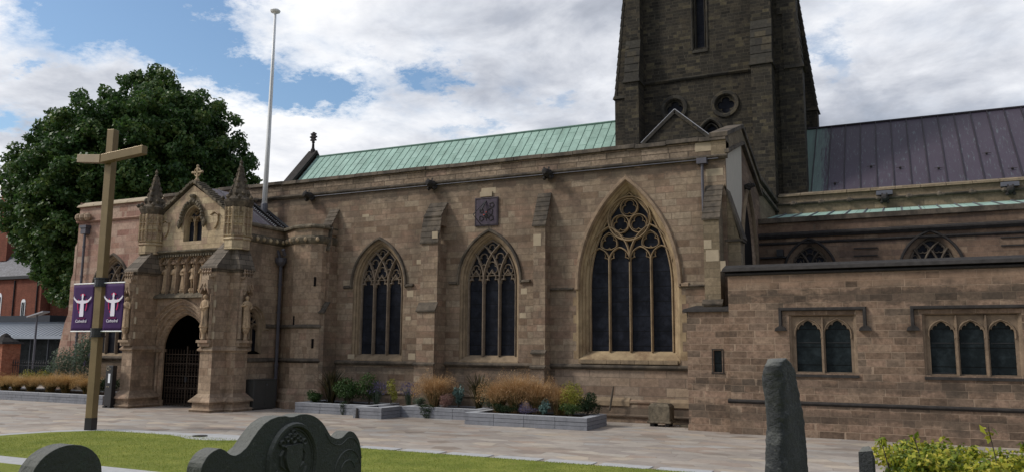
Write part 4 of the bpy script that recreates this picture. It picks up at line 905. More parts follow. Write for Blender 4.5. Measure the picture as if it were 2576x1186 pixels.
# frieze of six niches
b=MB(); n=6; nx0,nx1=-34.26,-30.51; wl=(nx1-nx0)/n; holes=[]
for i in range(n): cx=nx0+wl*(i+.5); holes.append(arch(cx,5.5,7.0,wl/2-.05,.1,8))
b.face_holes([(PXL,5.35),(PXR,5.35),(PXR,7.5),(PXL,7.5)],holes,SY(PY-.01))
for h in holes: b.loft([[sp_(u,v,d) for u,v in h] for d in (-.01,.42)])
b.face_holes([(PXL+.1,5.4),(PXR-.1,5.4),(PXR-.1,7.4),(PXL+.1,7.4)],[],SY(PY+.42))
nic=b.build('niche_frieze',M_porch,porch,fixn=False)
b=MB()
for i in range(n+1): x=nx0+wl*i; b.bar([(x,5.46),(x,7.36)],.07,sp_,-.1,.05)
for i in range(n):
    cx=nx0+wl*(i+.5); b.bar(arch(cx,6.85,6.98,wl/2,.12,8),.06,sp_,-.1,.05); b.bar(cuspline(cx,6.98,wl/2-.07,.62),.05,sp_,.0,.2)
    # projecting canopy over each statue
    for q in range(5): t=-1+q*.5; b.lathe(cx+t*.17,PY+.12-.1*(1-t*t),[(.04,7.0),(.055,7.08),(.025,7.16),(.035,7.22),(.005,7.3)],6)
b.build('niche_tracery',M_porch,nic)
b=MB(); strip(b,PXL,-28.9,PY,7.48,7.72,.3); b.box(PXL,-28.9,PY-.14,PY,7.36,7.5)
x=PXL
while x<-29: b.box(x,x+.09,PY-.22,PY-.1,7.34,7.44); x+=.17
b.build('carved_cornice',M_step,porch)
b=MB(); b.hexa([(PXL,PY-.28,5.3),(-28.95,PY-.28,5.3),(-28.95,PY+.02,5.3),(PXL,PY+.02,5.3)],[(PXL,PY-.22,5.4),(-28.95,PY-.22,5.4),(-28.95,PY+.02,5.56),(PXL,PY+.02,5.56)]); b.build('niche_ledge',M_step,porch)
# gable window
sg_=SY(PY-.02); b=MB(); cx,hw,zb,zs,c,_=gwin
b.loft([[sg_(u,v,d) for u,v in arch(cx,zb,zs,hw-o,c,10)] for o,d in ((0,0),(.1,.12),(.14,.25))],False)
b.bar([(cx,zb),(cx,zs+.3)],.1,sg_,.1,.27)
for s_ in (-1,1): b.bar(cuspline(cx+s_*.25,zs-.05,.22,.9),.05,sg_,.12,.26); b.bar(arch(cx+s_*.26,zs-.2,zs-.05,.24,.1,6),.06,sg_,.08,.27)
b.bar(foil(cx,zs+.52,.13,4,0,24),.035,sg_,.12,.26,True)
gw=b.build('gable_window',M_yel,porch)
b=MB(); b.face_holes(arch(cx,zb,zs,hw-.02,c,10),[],sg_,.25); b.build('glass',M_glass,gw,fixn=False)
b=MB()
A=arch(cx,zs-.05,zs,hw+.12,c,8)
b.bar(A,.13,sg_,-.14,.03)
random.seed(3)
for u,v in A[1:-1]: b.lathe(u+random.uniform(-.04,.04),PY-.16,[(.03,v),(.11,v+.08),(.07,v+.18),(.01,v+.22)],6)
for s_ in (-1,1): b.lathe(cx+s_*(hw+.22),PY-.14,[(.02,8.72),(.1,8.85),(.13,9.0),(.08,9.12),(.03,9.2)],7)
b.lathe(cx,PY-.14,[(.02,9.95),(.14,10.1),(.1,10.22),(.17,10.32),(.14,10.4)],8)
b.build('leafy_hood_mould',M_step,gw)
for x,z in ((-33.35,8.75),(-30.0,8.98)):
    b=MB(); b.prism([(x-.2,z+.3),(x-.22,z),(x-.12,z-.26),(x,z-.36),(x+.12,z-.26),(x+.22,z),(x+.2,z+.3),(x,z+.38)],sg_,-.09,.02); b.bar([(x-.27,z+.33),(x,z+.47),(x+.27,z+.33)],.06,sg_,-.14,.02); b.build('carved_shield',M_gable,porch,bevel=.02)
# stepped stone-slate gable verge and the porch roof
b=MB()
RZ=10.95; hwid=3.05
def rz(t): return (gabA[1]+.05)*(1-t)+8.95*t
for s_ in (-1,1):
    n=15
    for i in range(n):
        t0,t1=i/n,(i+1)/n; xa=gabA[0]+s_*hwid*t0; xb=gabA[0]+s_*hwid*(t1+.02)
        z0,z1=rz(t0),rz(t1); ov=random.uniform(-.04,.05)
        b.hexa([(xa,PY-.16+ov,z0-.02),(xb,PY-.16+ov,z1-.02),(xb,PY+.55,z1-.02),(xa,PY+.55,z0-.02)],[(xa,PY-.16+ov,z0+.1),(xb,PY-.16+ov,z1+.15),(xb,PY+.55,z1+.15),(xa,PY+.55,z0+.1)])
b.build('gable_verge',M_step,porch,bevel=.01)
b=MB()
b.add([(gabA[0],PY+.4,RZ),(gabA[0],32.5,RZ),(-28.4,32.5,8.75),(-28.4,PY+.4,8.75),(-34.6,PY+.4,8.75),(-34.6,32.5,8.75)],[(3,2,1,0),(0,1,5,4)])
rf=b.build('porch_roof',M_slateR,porch,fixn=True)
b=MB()
for y in (29.6,30.4,31.2): b.hexa([(gabA[0],y-.02,RZ),(gabA[0],y+.02,RZ),(gabA[0],y+.02,RZ+.06),(gabA[0],y-.02,RZ+.06)],[(-28.4,y-.02,8.75),(-28.4,y+.02,8.75),(-28.4,y+.02,8.81),(-28.4,y-.02,8.81)])
b.build('standing_seams',M_lead,rf)
b=MB()  # roof ladder of white battens with black netting rungs
L0=Vector((-30.4,31.45,RZ-.82+.12)); L1=Vector((-28.45,31.45,8.78+.12))
for dy in (0,.55):
    a=L0+Vector((0,dy,0)); c_=L1+Vector((0,dy,0)); b.hexa([(a.x,a.y-.04,a.z),(a.x,a.y+.04,a.z),(a.x,a.y+.04,a.z+.06),(a.x,a.y-.04,a.z+.06)],[(c_.x,c_.y-.04,c_.z),(c_.x,c_.y+.04,c_.z),(c_.x,c_.y+.04,c_.z+.06),(c_.x,c_.y-.04,c_.z+.06)])
ld=b.build('roof_ladder',M_white,porch); b=MB()
for i in range(16):
    p=L0.lerp(L1,(i+.5)/16); b.box(p.x-.02,p.x+.02,p.y-.1,p.y+.95,p.z+.03,p.z+.09)
for dy in (.3,.72,.85,.95): a=L0+Vector((0,dy,.1)); c_=L1+Vector((0,dy,.1)); b.tube([a,c_],.025,4)
b.build('black_rungs',M_iron,ld)
b=MB(); b.lathe(gabA[0],PY+.15,[(.24,10.98),(.18,11.08),(.1,11.13),(.14,11.2),(.08,11.26),(.07,11.3)],8)
cz=11.6
b.box(gabA[0]-.04,gabA[0]+.04,PY+.1,PY+.2,11.28,11.95); b.box(gabA[0]-.32,gabA[0]+.32,PY+.1,PY+.2,cz-.04,cz+.04)
b.tube([(gabA[0]+.21*math.cos(t),PY+.15,cz+.21*math.sin(t)) for t in [2*PI*i/14 for i in range(14)]],.035,6,True)
for a in range(4): t=a*PI/2; x,z=gabA[0]+.32*math.cos(t),cz+.32*math.sin(t); b.lathe(x,PY+.15,[(.02,z-.07),(.075,z-.03),(.075,z+.03),(.02,z+.07)],6)
b.build('gable_cross',M_gable,porch,bevel=.01)
# octagonal corner turrets with pinnacles
def octa(cx,cy,r,z): return [(cx+r*math.cos(PI/8+PI/4*i),cy+r*math.sin(PI/8+PI/4*i),z) for i in range(8)]
def turret(cx,cy):
    b=MB(); b.loft([octa(cx,cy,r,z) for r,z in ((.62,7.5),(.62,7.95),(.68,7.98),(.6,8.1),(.6,9.5))],True,True,True)
    for i in range(8):
        a0,a1=PI/8+PI/4*i,PI/8+PI/4*(i+1); am=(a0+a1)/2; nrm=Vector((math.cos(am),math.sin(am))); tg=Vector((-nrm.y,nrm.x)); ap=.6*math.cos(PI/8)
        mp=lambda u,v,d: (cx+nrm.x*(ap-d)+tg.x*u,cy+nrm.y*(ap-d)+tg.y*u,v)
        hw=.6*math.sin(PI/8)
        for u in (-hw,0,hw): b.bar([(u,8.12),(u,9.5)],.06 if u else .045,mp,-.085,.02)
        for z in (8.14,8.72,9.05): b.bar([(-hw,z),(hw,z)],.05,mp,-.075,.02)
        for u in (-hw/2,hw/2): b.bar(cuspline(u,8.42,hw/2-.03,.6),.03,mp,-.03,.02)
        b.bar(foil(0,9.26,.17,4,0,24),.035,mp,-.04,.02,True); b.bar([(-hw,9.06),(0,9.48),(hw,9.06)],.035,mp,-.03,.02)
    t=b.build('corner_turret',M_gable,porch)
    b=MB(); b.loft([octa(cx,cy,r,z) for r,z in ((.6,9.5),(.64,9.55),(.7,9.68),(.73,9.74),(.73,9.86),(.6,9.9),(.48,10.0),(.45,10.04),(.42,10.35),(.34,10.38),(.27,10.72),(.19,11.02),(.11,11.3),(.07,11.5),(.11,11.54),(.06,11.6),(.05,11.68),(.09,11.74),(.06,11.8),(.015,11.9))],True,False,True)
    random.seed(int(-cx*10))
    for zc,r in ((10.15,.44),(10.48,.33),(10.78,.25),(11.06,.17),(11.3,.11)):
        for i in range(8 if zc<10.3 else 4):
            a=PI/8+(PI/4 if zc<10.3 else PI/2)*i; x,y=cx+r*math.cos(a),cy+r*math.sin(a)
            q=.1 if zc<11 else .07; b.lathe(x,y,[(q*.3,zc-.08),(q,zc+.02),(q*.8,zc+.1),(.01,zc+.22)],6)
    for i in range(8):
        a=PI/4*i; b.lathe(cx+.74*math.cos(a),cy+.74*math.sin(a),[(.05,9.86),(.11,9.95),(.04,10.06)],6)
    b.build('pinnacle',M_pin,t); return t
turret(-34.15,28.65); turret(-28.45,28.7)
# buttresses of the porch
def pbut(x0,x1,y0,y1,ax,par):
    """block in plan with plinth; sloped stone-slated head falling outward along ax (0,-1) or (1,0)"""
    b=MB(); b.box(x0,x1,y0,y1,.75,6.55)
    for e,z0,z1 in ((.24,0,.1),(.15,.1,.46),):
        b.box(x0-e,x1+e,y0-e,y1+e,z0,z1)
    def fr(e0,z0,e1,z1): b.hexa([(x0-e0,y0-e0,z0),(x1+e0,y0-e0,z0),(x1+e0,y1+e0,z0),(x0-e0,y1+e0,z0)],[(x0-e1,y0-e1,z1),(x1+e1,y0-e1,z1),(x1+e1,y1+e1,z1),(x0-e1,y1+e1,z1)])
    fr(.3,.1,.16,.18); fr(.28,.44,.28,.5); fr(.28,.5,.0,.82)
    fr(.0,2.7,.1,2.76); fr(.1,2.76,.1,2.82); fr(.1,2.82,.0,2.94)
    o=b.build('buttress',M_porch,par)
    b=MB(); fr2=lambda e0,z0,e1,z1: b.hexa([(x0-e0,y0-e0,z0),(x1+e0,y0-e0,z0),(x1+e0,y1+e0,z0),(x0-e0,y1+e0,z0)],[(x0-e1,y0-e1,z1),(x1+e1,y0-e1,z1),(x1+e1,y1+e1,z1),(x0-e1,y1+e1,z1)])
    fr2(.02,6.4,.14,6.55); fr2(.14,6.55,.14,6.64)
    if ax=='S': b.hexa([(x0-.1,y0-.12,6.64),(x1+.1,y0-.12,6.64),(x1+.1,y1,6.64),(x0-.1,y1,6.64)],[(x0+.02,y1-.25,7.9),(x1-.02,y1-.25,7.9),(x1-.02,y1,7.9),(x0+.02,y1,7.9)])
    else: b.hexa([(x0,y0-.1,6.64),(x1+.12,y0-.1,6.64),(x1+.12,y1+.1,6.64),(x0,y1+.1,6.64)],[(x0,y0+.02,7.85),(x0+.3,y0+.02,7.85),(x0+.3,y1-.02,7.85),(x0,y1-.02,7.85)])
    b.build('slated_head',M_stslate,o); return o
FW=pbut(-34.38,-33.68,27.55,28.85,'S',porch); FE=pbut(-29.22,-28.46,27.55,28.85,'S',porch); EE=pbut(-28.5,-27.9,28.4,29.18,'E',porch)
def niche(par,mp,cx,w_=.42):
    """canopied niche standing proud on a buttress face, z 3.2 to 6.3"""
    b=MB()
    for s_ in (-1,1): b.bar([(cx+s_*w_*.62,3.3),(cx+s_*w_*.62,5.6)],.1,mp,-.16,.02)
    b.prism([(cx-w_*.5,3.3),(cx+w_*.5,3.3),(cx+w_*.5,5.5),(cx-w_*.5,5.5)],mp,-.015,.02)
    for k,(z,o) in enumerate(((5.35,.2),(5.55,.24),(5.75,.18))): b.prism([(cx-w_*.62,z),(cx-w_*.2,z+.3),(cx,z+.12),(cx+w_*.2,z+.3),(cx+w_*.62,z),(cx+w_*.5,z+.45),(cx-w_*.5,z+.45)],mp,-.1-o,.02)
    for t in (-.55,-.2,.2,.55):
        for z,r in ((6.15,.06),(6.3,.08)): p=mp(cx+t*w_,z,-.2); b.lathe(p[0],p[1],[(r*.5,z),(r,z+.06),(r*.4,z+.16),(r*.8,z+.2),(.01,z+.26)],6)
    b.prism([(cx-w_*.7,6.12),(cx+w_*.7,6.12),(cx+w_*.7,6.2),(cx-w_*.7,6.2)],mp,-.22,.02)
    b.prism([(cx-w_*.85,3.12),(cx+w_*.85,3.12),(cx+w_*.8,3.24),(cx-w_*.8,3.24)],mp,-.3,.02)
    b.prism([(cx-w_*.8,2.95),(cx+w_*.8,2.95),(cx+w_*.85,3.12),(cx-w_*.85,3.12)],mp,-.18,.02)
    o=b.build('niche_canopy',M_porch,par)
    b=MB(); p=mp(cx,0,-.2); b.lathe(p[0],p[1],[(.1,3.24),(.12,3.3),(.09,3.36),(.08,3.52),(.13,3.62),(.17,3.7),(.17,3.82)],8); b.build('pedestal',M_statue,o)
    b=MB()
    for k in range(7): 
        z=3.3+k*.36
        if k%2==0: b=MB(); b.prism([(cx+w_*.62+.03,z),(cx+w_*.62+.2,z),(cx+w_*.62+.2,z+.33),(cx+w_*.62+.03,z+.33)],mp,-.012,.02); b.build('pale_quoin',M_pale,o)
    return p
pW=niche(FW,SY(27.55),-34.02); pS=niche(FE,SY(27.55),-28.86); pE=niche(EE,EX(-27.9),28.78)
# east wall of porch: string with bosses, parapet, coping running on round the stair turret
tp=[(PXR,PY+.3),(PXR,31.85),(-27.0,31.1),(-25.98,31.1),(-25.6,31.5),(-25.6,32.5)]
def off(pts,e):
    o=[]
    for i,p in enumerate(pts):
        a=Vector(pts[max(i-1,0)]); c_=Vector(p); d=Vector(pts[min(i+1,len(pts)-1)])
        t1=(c_-a); t2=(d-c_); t1=t1.normalized() if t1.length>0 else t2.normalized(); t2=t2.normalized() if t2.length>0 else t1
        n1=Vector((t1.y,-t1.x)); n2=Vector((t2.y,-t2.x)); nn=(n1+n2).normalized(); o.append(c_+nn*(e/max(.5,nn.dot(n1))))
    return [(q.x,q.y) for q in o]
def ringwall(mb,pts,prof):
    L_=[[(x,y,z) for x,y in off(pts,e)] for e,z in prof]; mb.loft(L_,False)
b=MB(); ringwall(b,tp[1:],[(0,0),(0,8.3)]); b.add([(x,y,8.85) for x,y in tp[1:]]+[(PXR,32.5,8.85)],[list(range(6))])
stt=b.build('stair_turret',M_porch,cath,fixn=False); stt['label']='stair turret with angled faces in the corner beside the porch'
b=MB(); ringwall(b,tp,[(0,8.3),(0,8.78)]); b.build('parapet',M_porch,porch,fixn=False)
b=MB(); ringwall(b,tp,[(0,8.0),(.06,8.03),(.12,8.14),(.13,8.28),(.06,8.34),(0,8.4)]); ringwall(b,tp,[(0,8.74),(.13,8.76),(.14,8.84),(.0,8.96),(-.3,8.96)])
b.build('string_course',M_step,porch)
b=MB()
for (xa,ya),(xb,yb) in zip(tp,tp[1:5]):
    n=max(1,int(math.hypot(xb-xa,yb-ya)/.42)); nx,ny=(yb-ya),-(xb-xa); l_=math.hypot(nx,ny)
    for i in range(n):
        f=(i+.5)/n; x,y=xa+(xb-xa)*f+nx/l_*.14,ya+(yb-ya)*f+ny/l_*.14; b=MB(); b.lathe(x,y,[(.03,8.08),(.09,8.14),(.1,8.22),(.03,8.3)],6); b.build('carved_boss',M_gable,porch)
for z in (2.3,3.95):
    b=MB(); ringwall(b,tp[1:],[(0,z-.1),(.09,z-.06),(.1,z),(0,z+.1)]); b.build('string_course',M_cop,stt)
b=MB(); ringwall(b,[(PXR,29.25)]+tp[1:],[(0,2.2),(.09,2.24),(.1,2.3),(0,2.42)]); ringwall(b,[(PXR,30.62)]+tp[1:2],[(0,3.86),(.08,3.9),(.09,3.98),(0,4.06)]); b.build('string_course',M_cop,porch)
b=MB(); ringwall(b,[(PXR,29.25)]+tp[1:],[(.22,0),(.22,.3),(.12,.4),(.12,.75),(0,.95)]); b.build('plinth',M_porch,stt)
for (x,y,z) in ((-25.8,31.25,5.9),(-26.85,31.08,4.0),(-25.8,31.25,2.9)): b=MB(); b.box(x-.035,x+.035,y-.02,y+.1,z,z+.45); b.build('arrow_slit',M_int,stt)
# porch east window
e_=EX(PXR); b=MB(); cx,hw,zb,zs,c=pe
b.loft([[e_(u,v,d) for u,v in arch(cx,zb-o*.8,zs,hw+o,c,10)] for o,d in ((.18,0),(.14,.08),(.05,.14),(0,.24))],False)
b.bar([(cx,zb),(cx,zs)],.09,e_,.08,.25)
for s_ in (-1,1): b.bar(arch(cx+s_*.2,zs-.25,zs-.2,.2,.08,6),.06,e_,.08,.25); b.bar(cuspline(cx+s_*.2,zs-.25,.17,.8),.035,e_,.12,.25)
b.bar(foil(cx,zs+.3,.2,4,0,28),.045,e_,.1,.25,True); b.bar(arch(cx,3.75,zs,hw+.3,c,10),.12,e_,-.09,.03); b.bar([(cx+hw+.3,3.8),(cx+hw+.3+.3,3.8)],.1,e_,-.08,.02)
pw_=b.build('two_light_window',M_yel2,porch); b=MB(); b.face_holes(arch(cx,zb,zs,hw,c,10),[],e_,.24); b.build('glass',M_glass,pw_,fixn=False)
# downpipe with hopper in the corner
b=MB(); px,py=-28.15,31.45
b.tube([(px,py,7.0),(px,py,1.3),(px+.0,py-.0,.1)],.085,8)
for z in (2.0,4.6,6.0): b.tube([(px,py,z),(px,py,z+.1)],.12,8)
dp=b.build('downpipe',M_pipe,porch); b=MB(); b.lathe(px,py,[(.1,6.95),(.2,7.05),(.26,7.12),(.3,7.2),(.3,7.38),(.24,7.4)],10); b.tube([(px-.05,py-.05,7.4),(px-.1,py-.1,7.65),(px-.2,py-.05,7.75)],.07,6); b.tube([(px+.45,py-.25,7.5),(px+.5,py-.45,7.75)],.09,6); b.build('hopper',M_pipe,dp)

# ============================================================ STATUES
def statue(x,y,z,h,face,label,kind='robe',item=None,seed=0,par=None,name='statue'):
    """one carved figure; face = heading of its front in degrees (0 = towards -Y)"""
    rs=random.Random(seed); b=MB(); ca,sa_=math.cos(R(face)),math.sin(R(face))
    X=lambda u,v,w_: (x+ca*u-sa_*v, y+sa_*u+ca*v, z+w_)
    n=20
    def ring(zf,rx,ry,fold,off_=0,ph=0):
        o=[]
        for i in range(n):
            t=2*PI*i/n; f=1+fold*math.sin(5*t+ph)+fold*.6*math.sin(9*t+ph*2)
            o.append(X(h*rx*f*math.cos(t),h*(ry*f*math.sin(t)+off_),h*zf))
        return o
    if kind=='robe':
        pr=[(.0,.135,.105,.1),(.03,.14,.11,.12),(.15,.125,.1,.13),(.32,.115,.09,.11),(.45,.11,.085,.07),(.55,.108,.08,.03),(.66,.125,.085,.03),(.76,.135,.08,.02),(.81,.12,.07,0),(.835,.05,.045,0),(.86,.04,.04,0)]
    elif kind=='cape':
        pr=[(.0,.14,.11,.12),(.06,.135,.105,.12),(.25,.115,.09,.1),(.45,.1,.085,.06),(.55,.1,.085,.04),(.56,.16,.12,.05),(.64,.155,.12,.03),(.74,.14,.1,.01),(.81,.1,.07,0),(.835,.05,.045,0),(.86,.04,.04,0)]
    else:
        pr=[(.38,.14,.1,.1),(.44,.135,.1,.1),(.54,.1,.08,.03),(.57,.1,.08,0),(.66,.12,.085,.02),(.76,.135,.08,.02),(.81,.12,.07,0),(.835,.05,.045,0),(.86,.04,.04,0)]
        for s_ in (-1,1):
            b.loft([[X(h*(s_*.055+r*math.cos(t)),h*(r*math.sin(t)+o_),h*q) for t in [2*PI*i/8 for i in range(8)]] for q,r,o_ in ((.0,.03,0),(.06,.028,0),(.18,.04,.01),(.24,.035,0),(.3,.045,-.01),(.42,.055,0))],True,True,True)
            b.loft([[X(h*(s_*.06+.03*math.cos(t)),h*(-.04+.06*math.sin(t)),h*q) for t in [2*PI*i/8 for i in range(8)]] for q in (0,.03)],True,True,True)
    ph=rs.uniform(0,6); b.loft([ring(a,rx,ry,f,0,ph+a*1.5) for a,rx,ry,f in pr],True,True,True)
    # head with face, hair / hat
    hd=.93; b.loft([[X(h*(r*math.cos(t)),h*(r*1.12*math.sin(t)-.01),h*q) for t in [2*PI*i/12 for i in range(12)]] for q,r in ((.855,.025),(.87,.042),(.9,.054),(.93,.058),(.96,.052),(.985,.033),(.995,.01))],True,True,True)
    b.loft([[X(h*.009*a,h*(-.06-.012*c_),h*q) for a in (-1,1) for _ in (0,)]+[X(0,h*(-.06-.02*c_),h*q)] for q,c_ in ((.9,1),(.93,.2))],True,True,True)
    if kind=='mitre' or item=='mitre': b.loft([[X(h*(r*math.cos(t)),h*(r*.7*math.sin(t)),h*q) for t in [2*PI*i/10 for i in range(10)]] for q,r in ((.95,.06),(1.0,.066),(1.07,.02))],True,True,True)
    elif item=='flathat': b.loft([[X(h*(r*math.cos(t)),h*(r*math.sin(t)),h*q) for t in [2*PI*i/12 for i in range(12)]] for q,r in ((.95,.065),(.965,.1),(.985,.1),(1.0,.05))],True,True,True)
    else: b.loft([[X(h*(r*math.cos(t)),h*(r*1.1*math.sin(t)+.012),h*q) for t in [2*PI*i/10 for i in range(10)]] for q,r in ((.89,.055),(.93,.064),(.97,.057),(1.0,.03))],True,True,True)
    def arm(s_,el,ha):
        b.tube([X(h*s_*.12,0,h*.78),X(h*el[0],h*el[1],h*el[2]),X(h*ha[0],h*ha[1],h*ha[2])],[h*.04,h*.038,h*.024],8)
        px_,py_,pz_=ha
        b.tube([X(h*px_,h*py_,h*pz_),X(h*(px_-s_*.02),h*(py_-.03),h*(pz_+.015))],[h*.024,h*.018],6)
        for q in range(4): b.tube([X(h*(px_-s_*.015),h*(py_-.025),h*(pz_+.015-.01*q)),X(h*(px_-s_*.045),h*(py_-.04),h*(pz_+.02-.01*q))],h*.006,4)
    if item=='staff': arm(1,(.17,-.02,.68),(.13,-.1,.8)); arm(-1,(-.15,-.03,.62),(-.03,-.12,.62)); b.tube([X(h*.14,-h*.12,h*.02),X(h*.14,-h*.12,h*1.0),X(h*.12,-h*.12,h*1.05),X(h*.17,-h*.12,h*1.06)],h*.012,6)
    elif item=='sword': arm(1,(.16,-.02,.63),(.05,-.12,.56)); arm(-1,(-.15,-.03,.62),(-.04,-.12,.55)); b.tube([X(0,-h*.14,h*.04),X(0,-h*.14,h*.58)],h*.012,4); b.tube([X(-h*.06,-h*.14,h*.53),X(h*.06,-h*.14,h*.53)],h*.01,4)
    elif item=='book': arm(1,(.16,-.02,.63),(.05,-.11,.66)); arm(-1,(-.16,-.02,.62),(-.06,-.12,.62)); b.hexa([X(h*u,h*v,h*w_) for u,v,w_ in ((-.06,-.13,.62),(.07,-.13,.62),(.07,-.1,.62),(-.06,-.1,.62))],[X(h*u,h*v,h*w_) for u,v,w_ in ((-.06,-.16,.74),(.07,-.16,.74),(.07,-.13,.74),(-.06,-.13,.74))])
    elif item=='hip': arm(1,(.17,-.01,.64),(.09,-.1,.58)); arm(-1,(-.18,.0,.66),(-.1,-.1,.7))
    else: arm(1,(.15,-.03,.62),(.02,-.13,.69)); arm(-1,(-.15,-.03,.62),(-.02,-.13,.69))
    # base block
    b.loft([[X(h*r*math.cos(t),h*r*math.sin(t),h*q) for t in [2*PI*i/8 for i in range(8)]] for q,r in ((-.02,.14),(.0,.15),(.012,.13))],True,True,True)
    o=b.build(name,M_statue,None,smooth=False); tag(o,label,'statue','carved saints on the porch'); return o
wl=(-30.51+34.26)/6
spec=[('robe','book','leftmost of six niche statues, robed figure holding a book'),('robe','hip','second niche statue from left, draped robe caught up at the hip'),('robe','staff','third niche statue from left, bishop raising a staff'),('cape','pray','fourth niche statue from left, short cape and joined hands'),('tunic','hip','fifth niche statue from left, man in short tunic with bare legs'),('robe','flathat','rightmost niche statue, half hidden by the slated buttress, wearing a flat hat')]
for i,(kd,it,lb) in enumerate(spec):
    cx=-34.26+wl*(i+.5); b=MB(); b.lathe(cx,PY+.14,[(.17,5.46),(.19,5.5),(.15,5.53),(.17,5.6),(.2,5.66),(.2,5.72)],8); b.build('pedestal',M_statue,nic)
    statue(cx,PY+.14,5.75,1.24,18,lb,kd,it,i)
statue(pW[0],pW[1],3.84,1.48,5,'robed statue on the left porch buttress beside the purple banner','robe','pray',11)
statue(pS[0],pS[1],3.84,1.48,-5,'statue with sword on the front face of the right porch buttress','robe','sword',12)
statue(pE[0],pE[1],3.84,1.48,75,'draped statue on the side of the porch buttress by the small window','robe','hip',13)

# ============================================================ SUNDIAL, FLAGPOLE
sd=empty('sundial',(-16.98,Yw,8.5),'square violet painted sundial with slanting black gnomon above the middle window','sundial')
b=MB(); b.box(-17.6,-16.4,Yw-.07,Yw-.0,8.5,9.82); b.build('dial_plate',M_dial,sd,bevel=.01)
b=MB()
for (x0,z0),(x1,z1) in (((-17.55,8.55),(-16.45,8.55)),((-17.55,9.77),(-16.45,9.77)),((-17.55,8.55),(-17.55,9.77)),((-16.45,8.55),(-16.45,9.77))): b.bar([(x0,z0),(x1,z1)],.035,SY(Yw),-.085,-.06)
b.build('frame',M_dark,sd)
b=MB()
for i,(x,z,r) in enumerate(((-17.25,8.85,.12),(-17.0,8.95,.1),(-16.75,8.85,.13),(-16.8,9.15,.15),(-17.25,9.2,.1),(-16.72,9.45,.12))):
    b.bar(foil(x,z,r,3+i%3,i,24),.035,SY(Yw),-.095,-.06,True)
b.box(-17.02,-16.98,Yw-.09,Yw-.06,8.75,9.1)
b.build('painted_ornament',M_dark,sd)
b=MB(); b.box(-17.16,-17.07,Yw-.085,Yw-.06,9.0,9.04); b.box(-17.03,-16.97,Yw-.085,Yw-.06,9.12,9.16); b.build('red_marks',plain('red_mark',(.4,.06,.04),.7,0,.2,.1,3,0),sd)
b=MB(); b.tube([(-17.02,Yw-.07,9.66),(-17.45,Yw-.5,8.98),(-17.3,Yw-.07,8.6)],.02,5); b.tube([(-17.02,Yw-.07,9.66),(-17.1,Yw-.4,9.15)],.03,5); b.build('gnomon',M_iron,sd)
b=MB(); b.box(-17.35,-16.72,Yw-.07,Yw+.0,9.86,10.1); b.build('pale_lintel',M_pale,cath,bevel=.01)
fp=empty('flagpole',(-30.25,32.0,10.2),'tall white flagpole with a flat cap rising from the porch roof','flagpole')
def px_ray(x,y,Y):
    return None
b=MB(); b.tube([(-29.95,32.0,10.0),(-29.9,32.0,14.0),(-29.87,32.0,17.5),(-29.86,32.0,20.9)],[.14,.12,.095,.07],12); b.build('pole',M_white,fp,smooth=True)
b=MB(); b.lathe(-29.86,32.0,[(.08,20.85),(.24,20.92),(.28,21.0),(.2,21.08),(.03,21.11)],14); b.build('cap',M_white,fp)
b=MB(); b.lathe(-29.95,32.0,[(.18,9.5),(.18,10.35),(.14,10.4)],10); b.build('base_collar',M_lead,fp)
b=MB(); b.tube([(-29.80,31.9,10.5),(-29.78,31.9,20.8)],.008,4); b.build('halyard',M_iron,fp)

# ============================================================ CROSS POST WITH BANNERS
cp=empty('cross_post',(-25.95,19.75,0),'tall bronze post topped by a bent cross, black at its foot, carrying two banners','post')
def rotbox(mb,cx,cy,hx,hy,z0,z1,ang):
    c_,s_=math.cos(R(ang)),math.sin(R(ang)); q=[(cx+c_*a*hx-s_*d*hy,cy+s_*a*hx+c_*d*hy) for a,d in ((-1,-1),(1,-1),(1,1),(-1,1))]
    mb.hexa([(x,y,z0) for x,y in q],[(x,y,z1) for x,y in q])
cx,cy=-25.98,19.75
b=MB(); rotbox(b,cx,cy,.14,.14,.44,10.85,12); b.build('shaft',M_gold,cp,bevel=.012)
b=MB(); rotbox(b,cx,cy,.142,.142,0,.44,12); b.build('black_foot',M_blackp,cp)
b=MB()
for s_ in (-1,1):
    A0=Vector((cx,cy-.32,9.68)); A1=Vector((cx+s_*1.72,cy+.02,9.93)); dr=(A1-A0).normalized(); nn=Vector((-dr.y,dr.x,0)).normalized()*.14*(1)
    upv=Vector((0,0,.15)); q0=[A0-nn-upv,A0+nn-upv,A0+nn+upv,A0-nn+upv]; q1=[A1-nn-upv,A1+nn-upv,A1+nn+upv,A1-nn+upv]
    b.hexa([tuple(p) for p in q0],[tuple(p) for p in q1])
b.build('cross_arm',M_gold,cp,bevel=.01)
for z in (5.22,3.42):
    b=MB(); b.tube([(cx,cy,z-.1),(cx,cy,z+.1)],.24,14); b.tube([(cx,cy,z+.11),(cx,cy,z+.16)],.26,14); b.tube([(cx,cy,z-.16),(cx,cy,z-.11)],.26,14); b.build('collar',M_blackp,cp)
def text(s_,size,x,y,z,mat,par,name='lettering'):
    cu_=bpy.data.curves.new(name,'FONT'); cu_.body=s_; cu_.size=size; cu_.extrude=.004; cu_.align_x='CENTER'
    to=bpy.data.objects.new(name,cu_); C.objects.link(to); bpy.context.view_layer.update()
    me=bpy.data.meshes.new_from_object(to.evaluated_get(bpy.context.evaluated_depsgraph_get())); bpy.data.objects.remove(to)
    M_=Matrix.Translation((x,y,z))@Matrix.Rotation(PI/2,4,'X'); me.transform(M_); me.materials.clear(); me.materials.append(mat)
    o=bpy.data.objects.new(name,me); C.objects.link(o); o.parent=par
    if par.type=='EMPTY': o.matrix_parent_inverse=Matrix.Translation(-Vector(par.location))
    return o
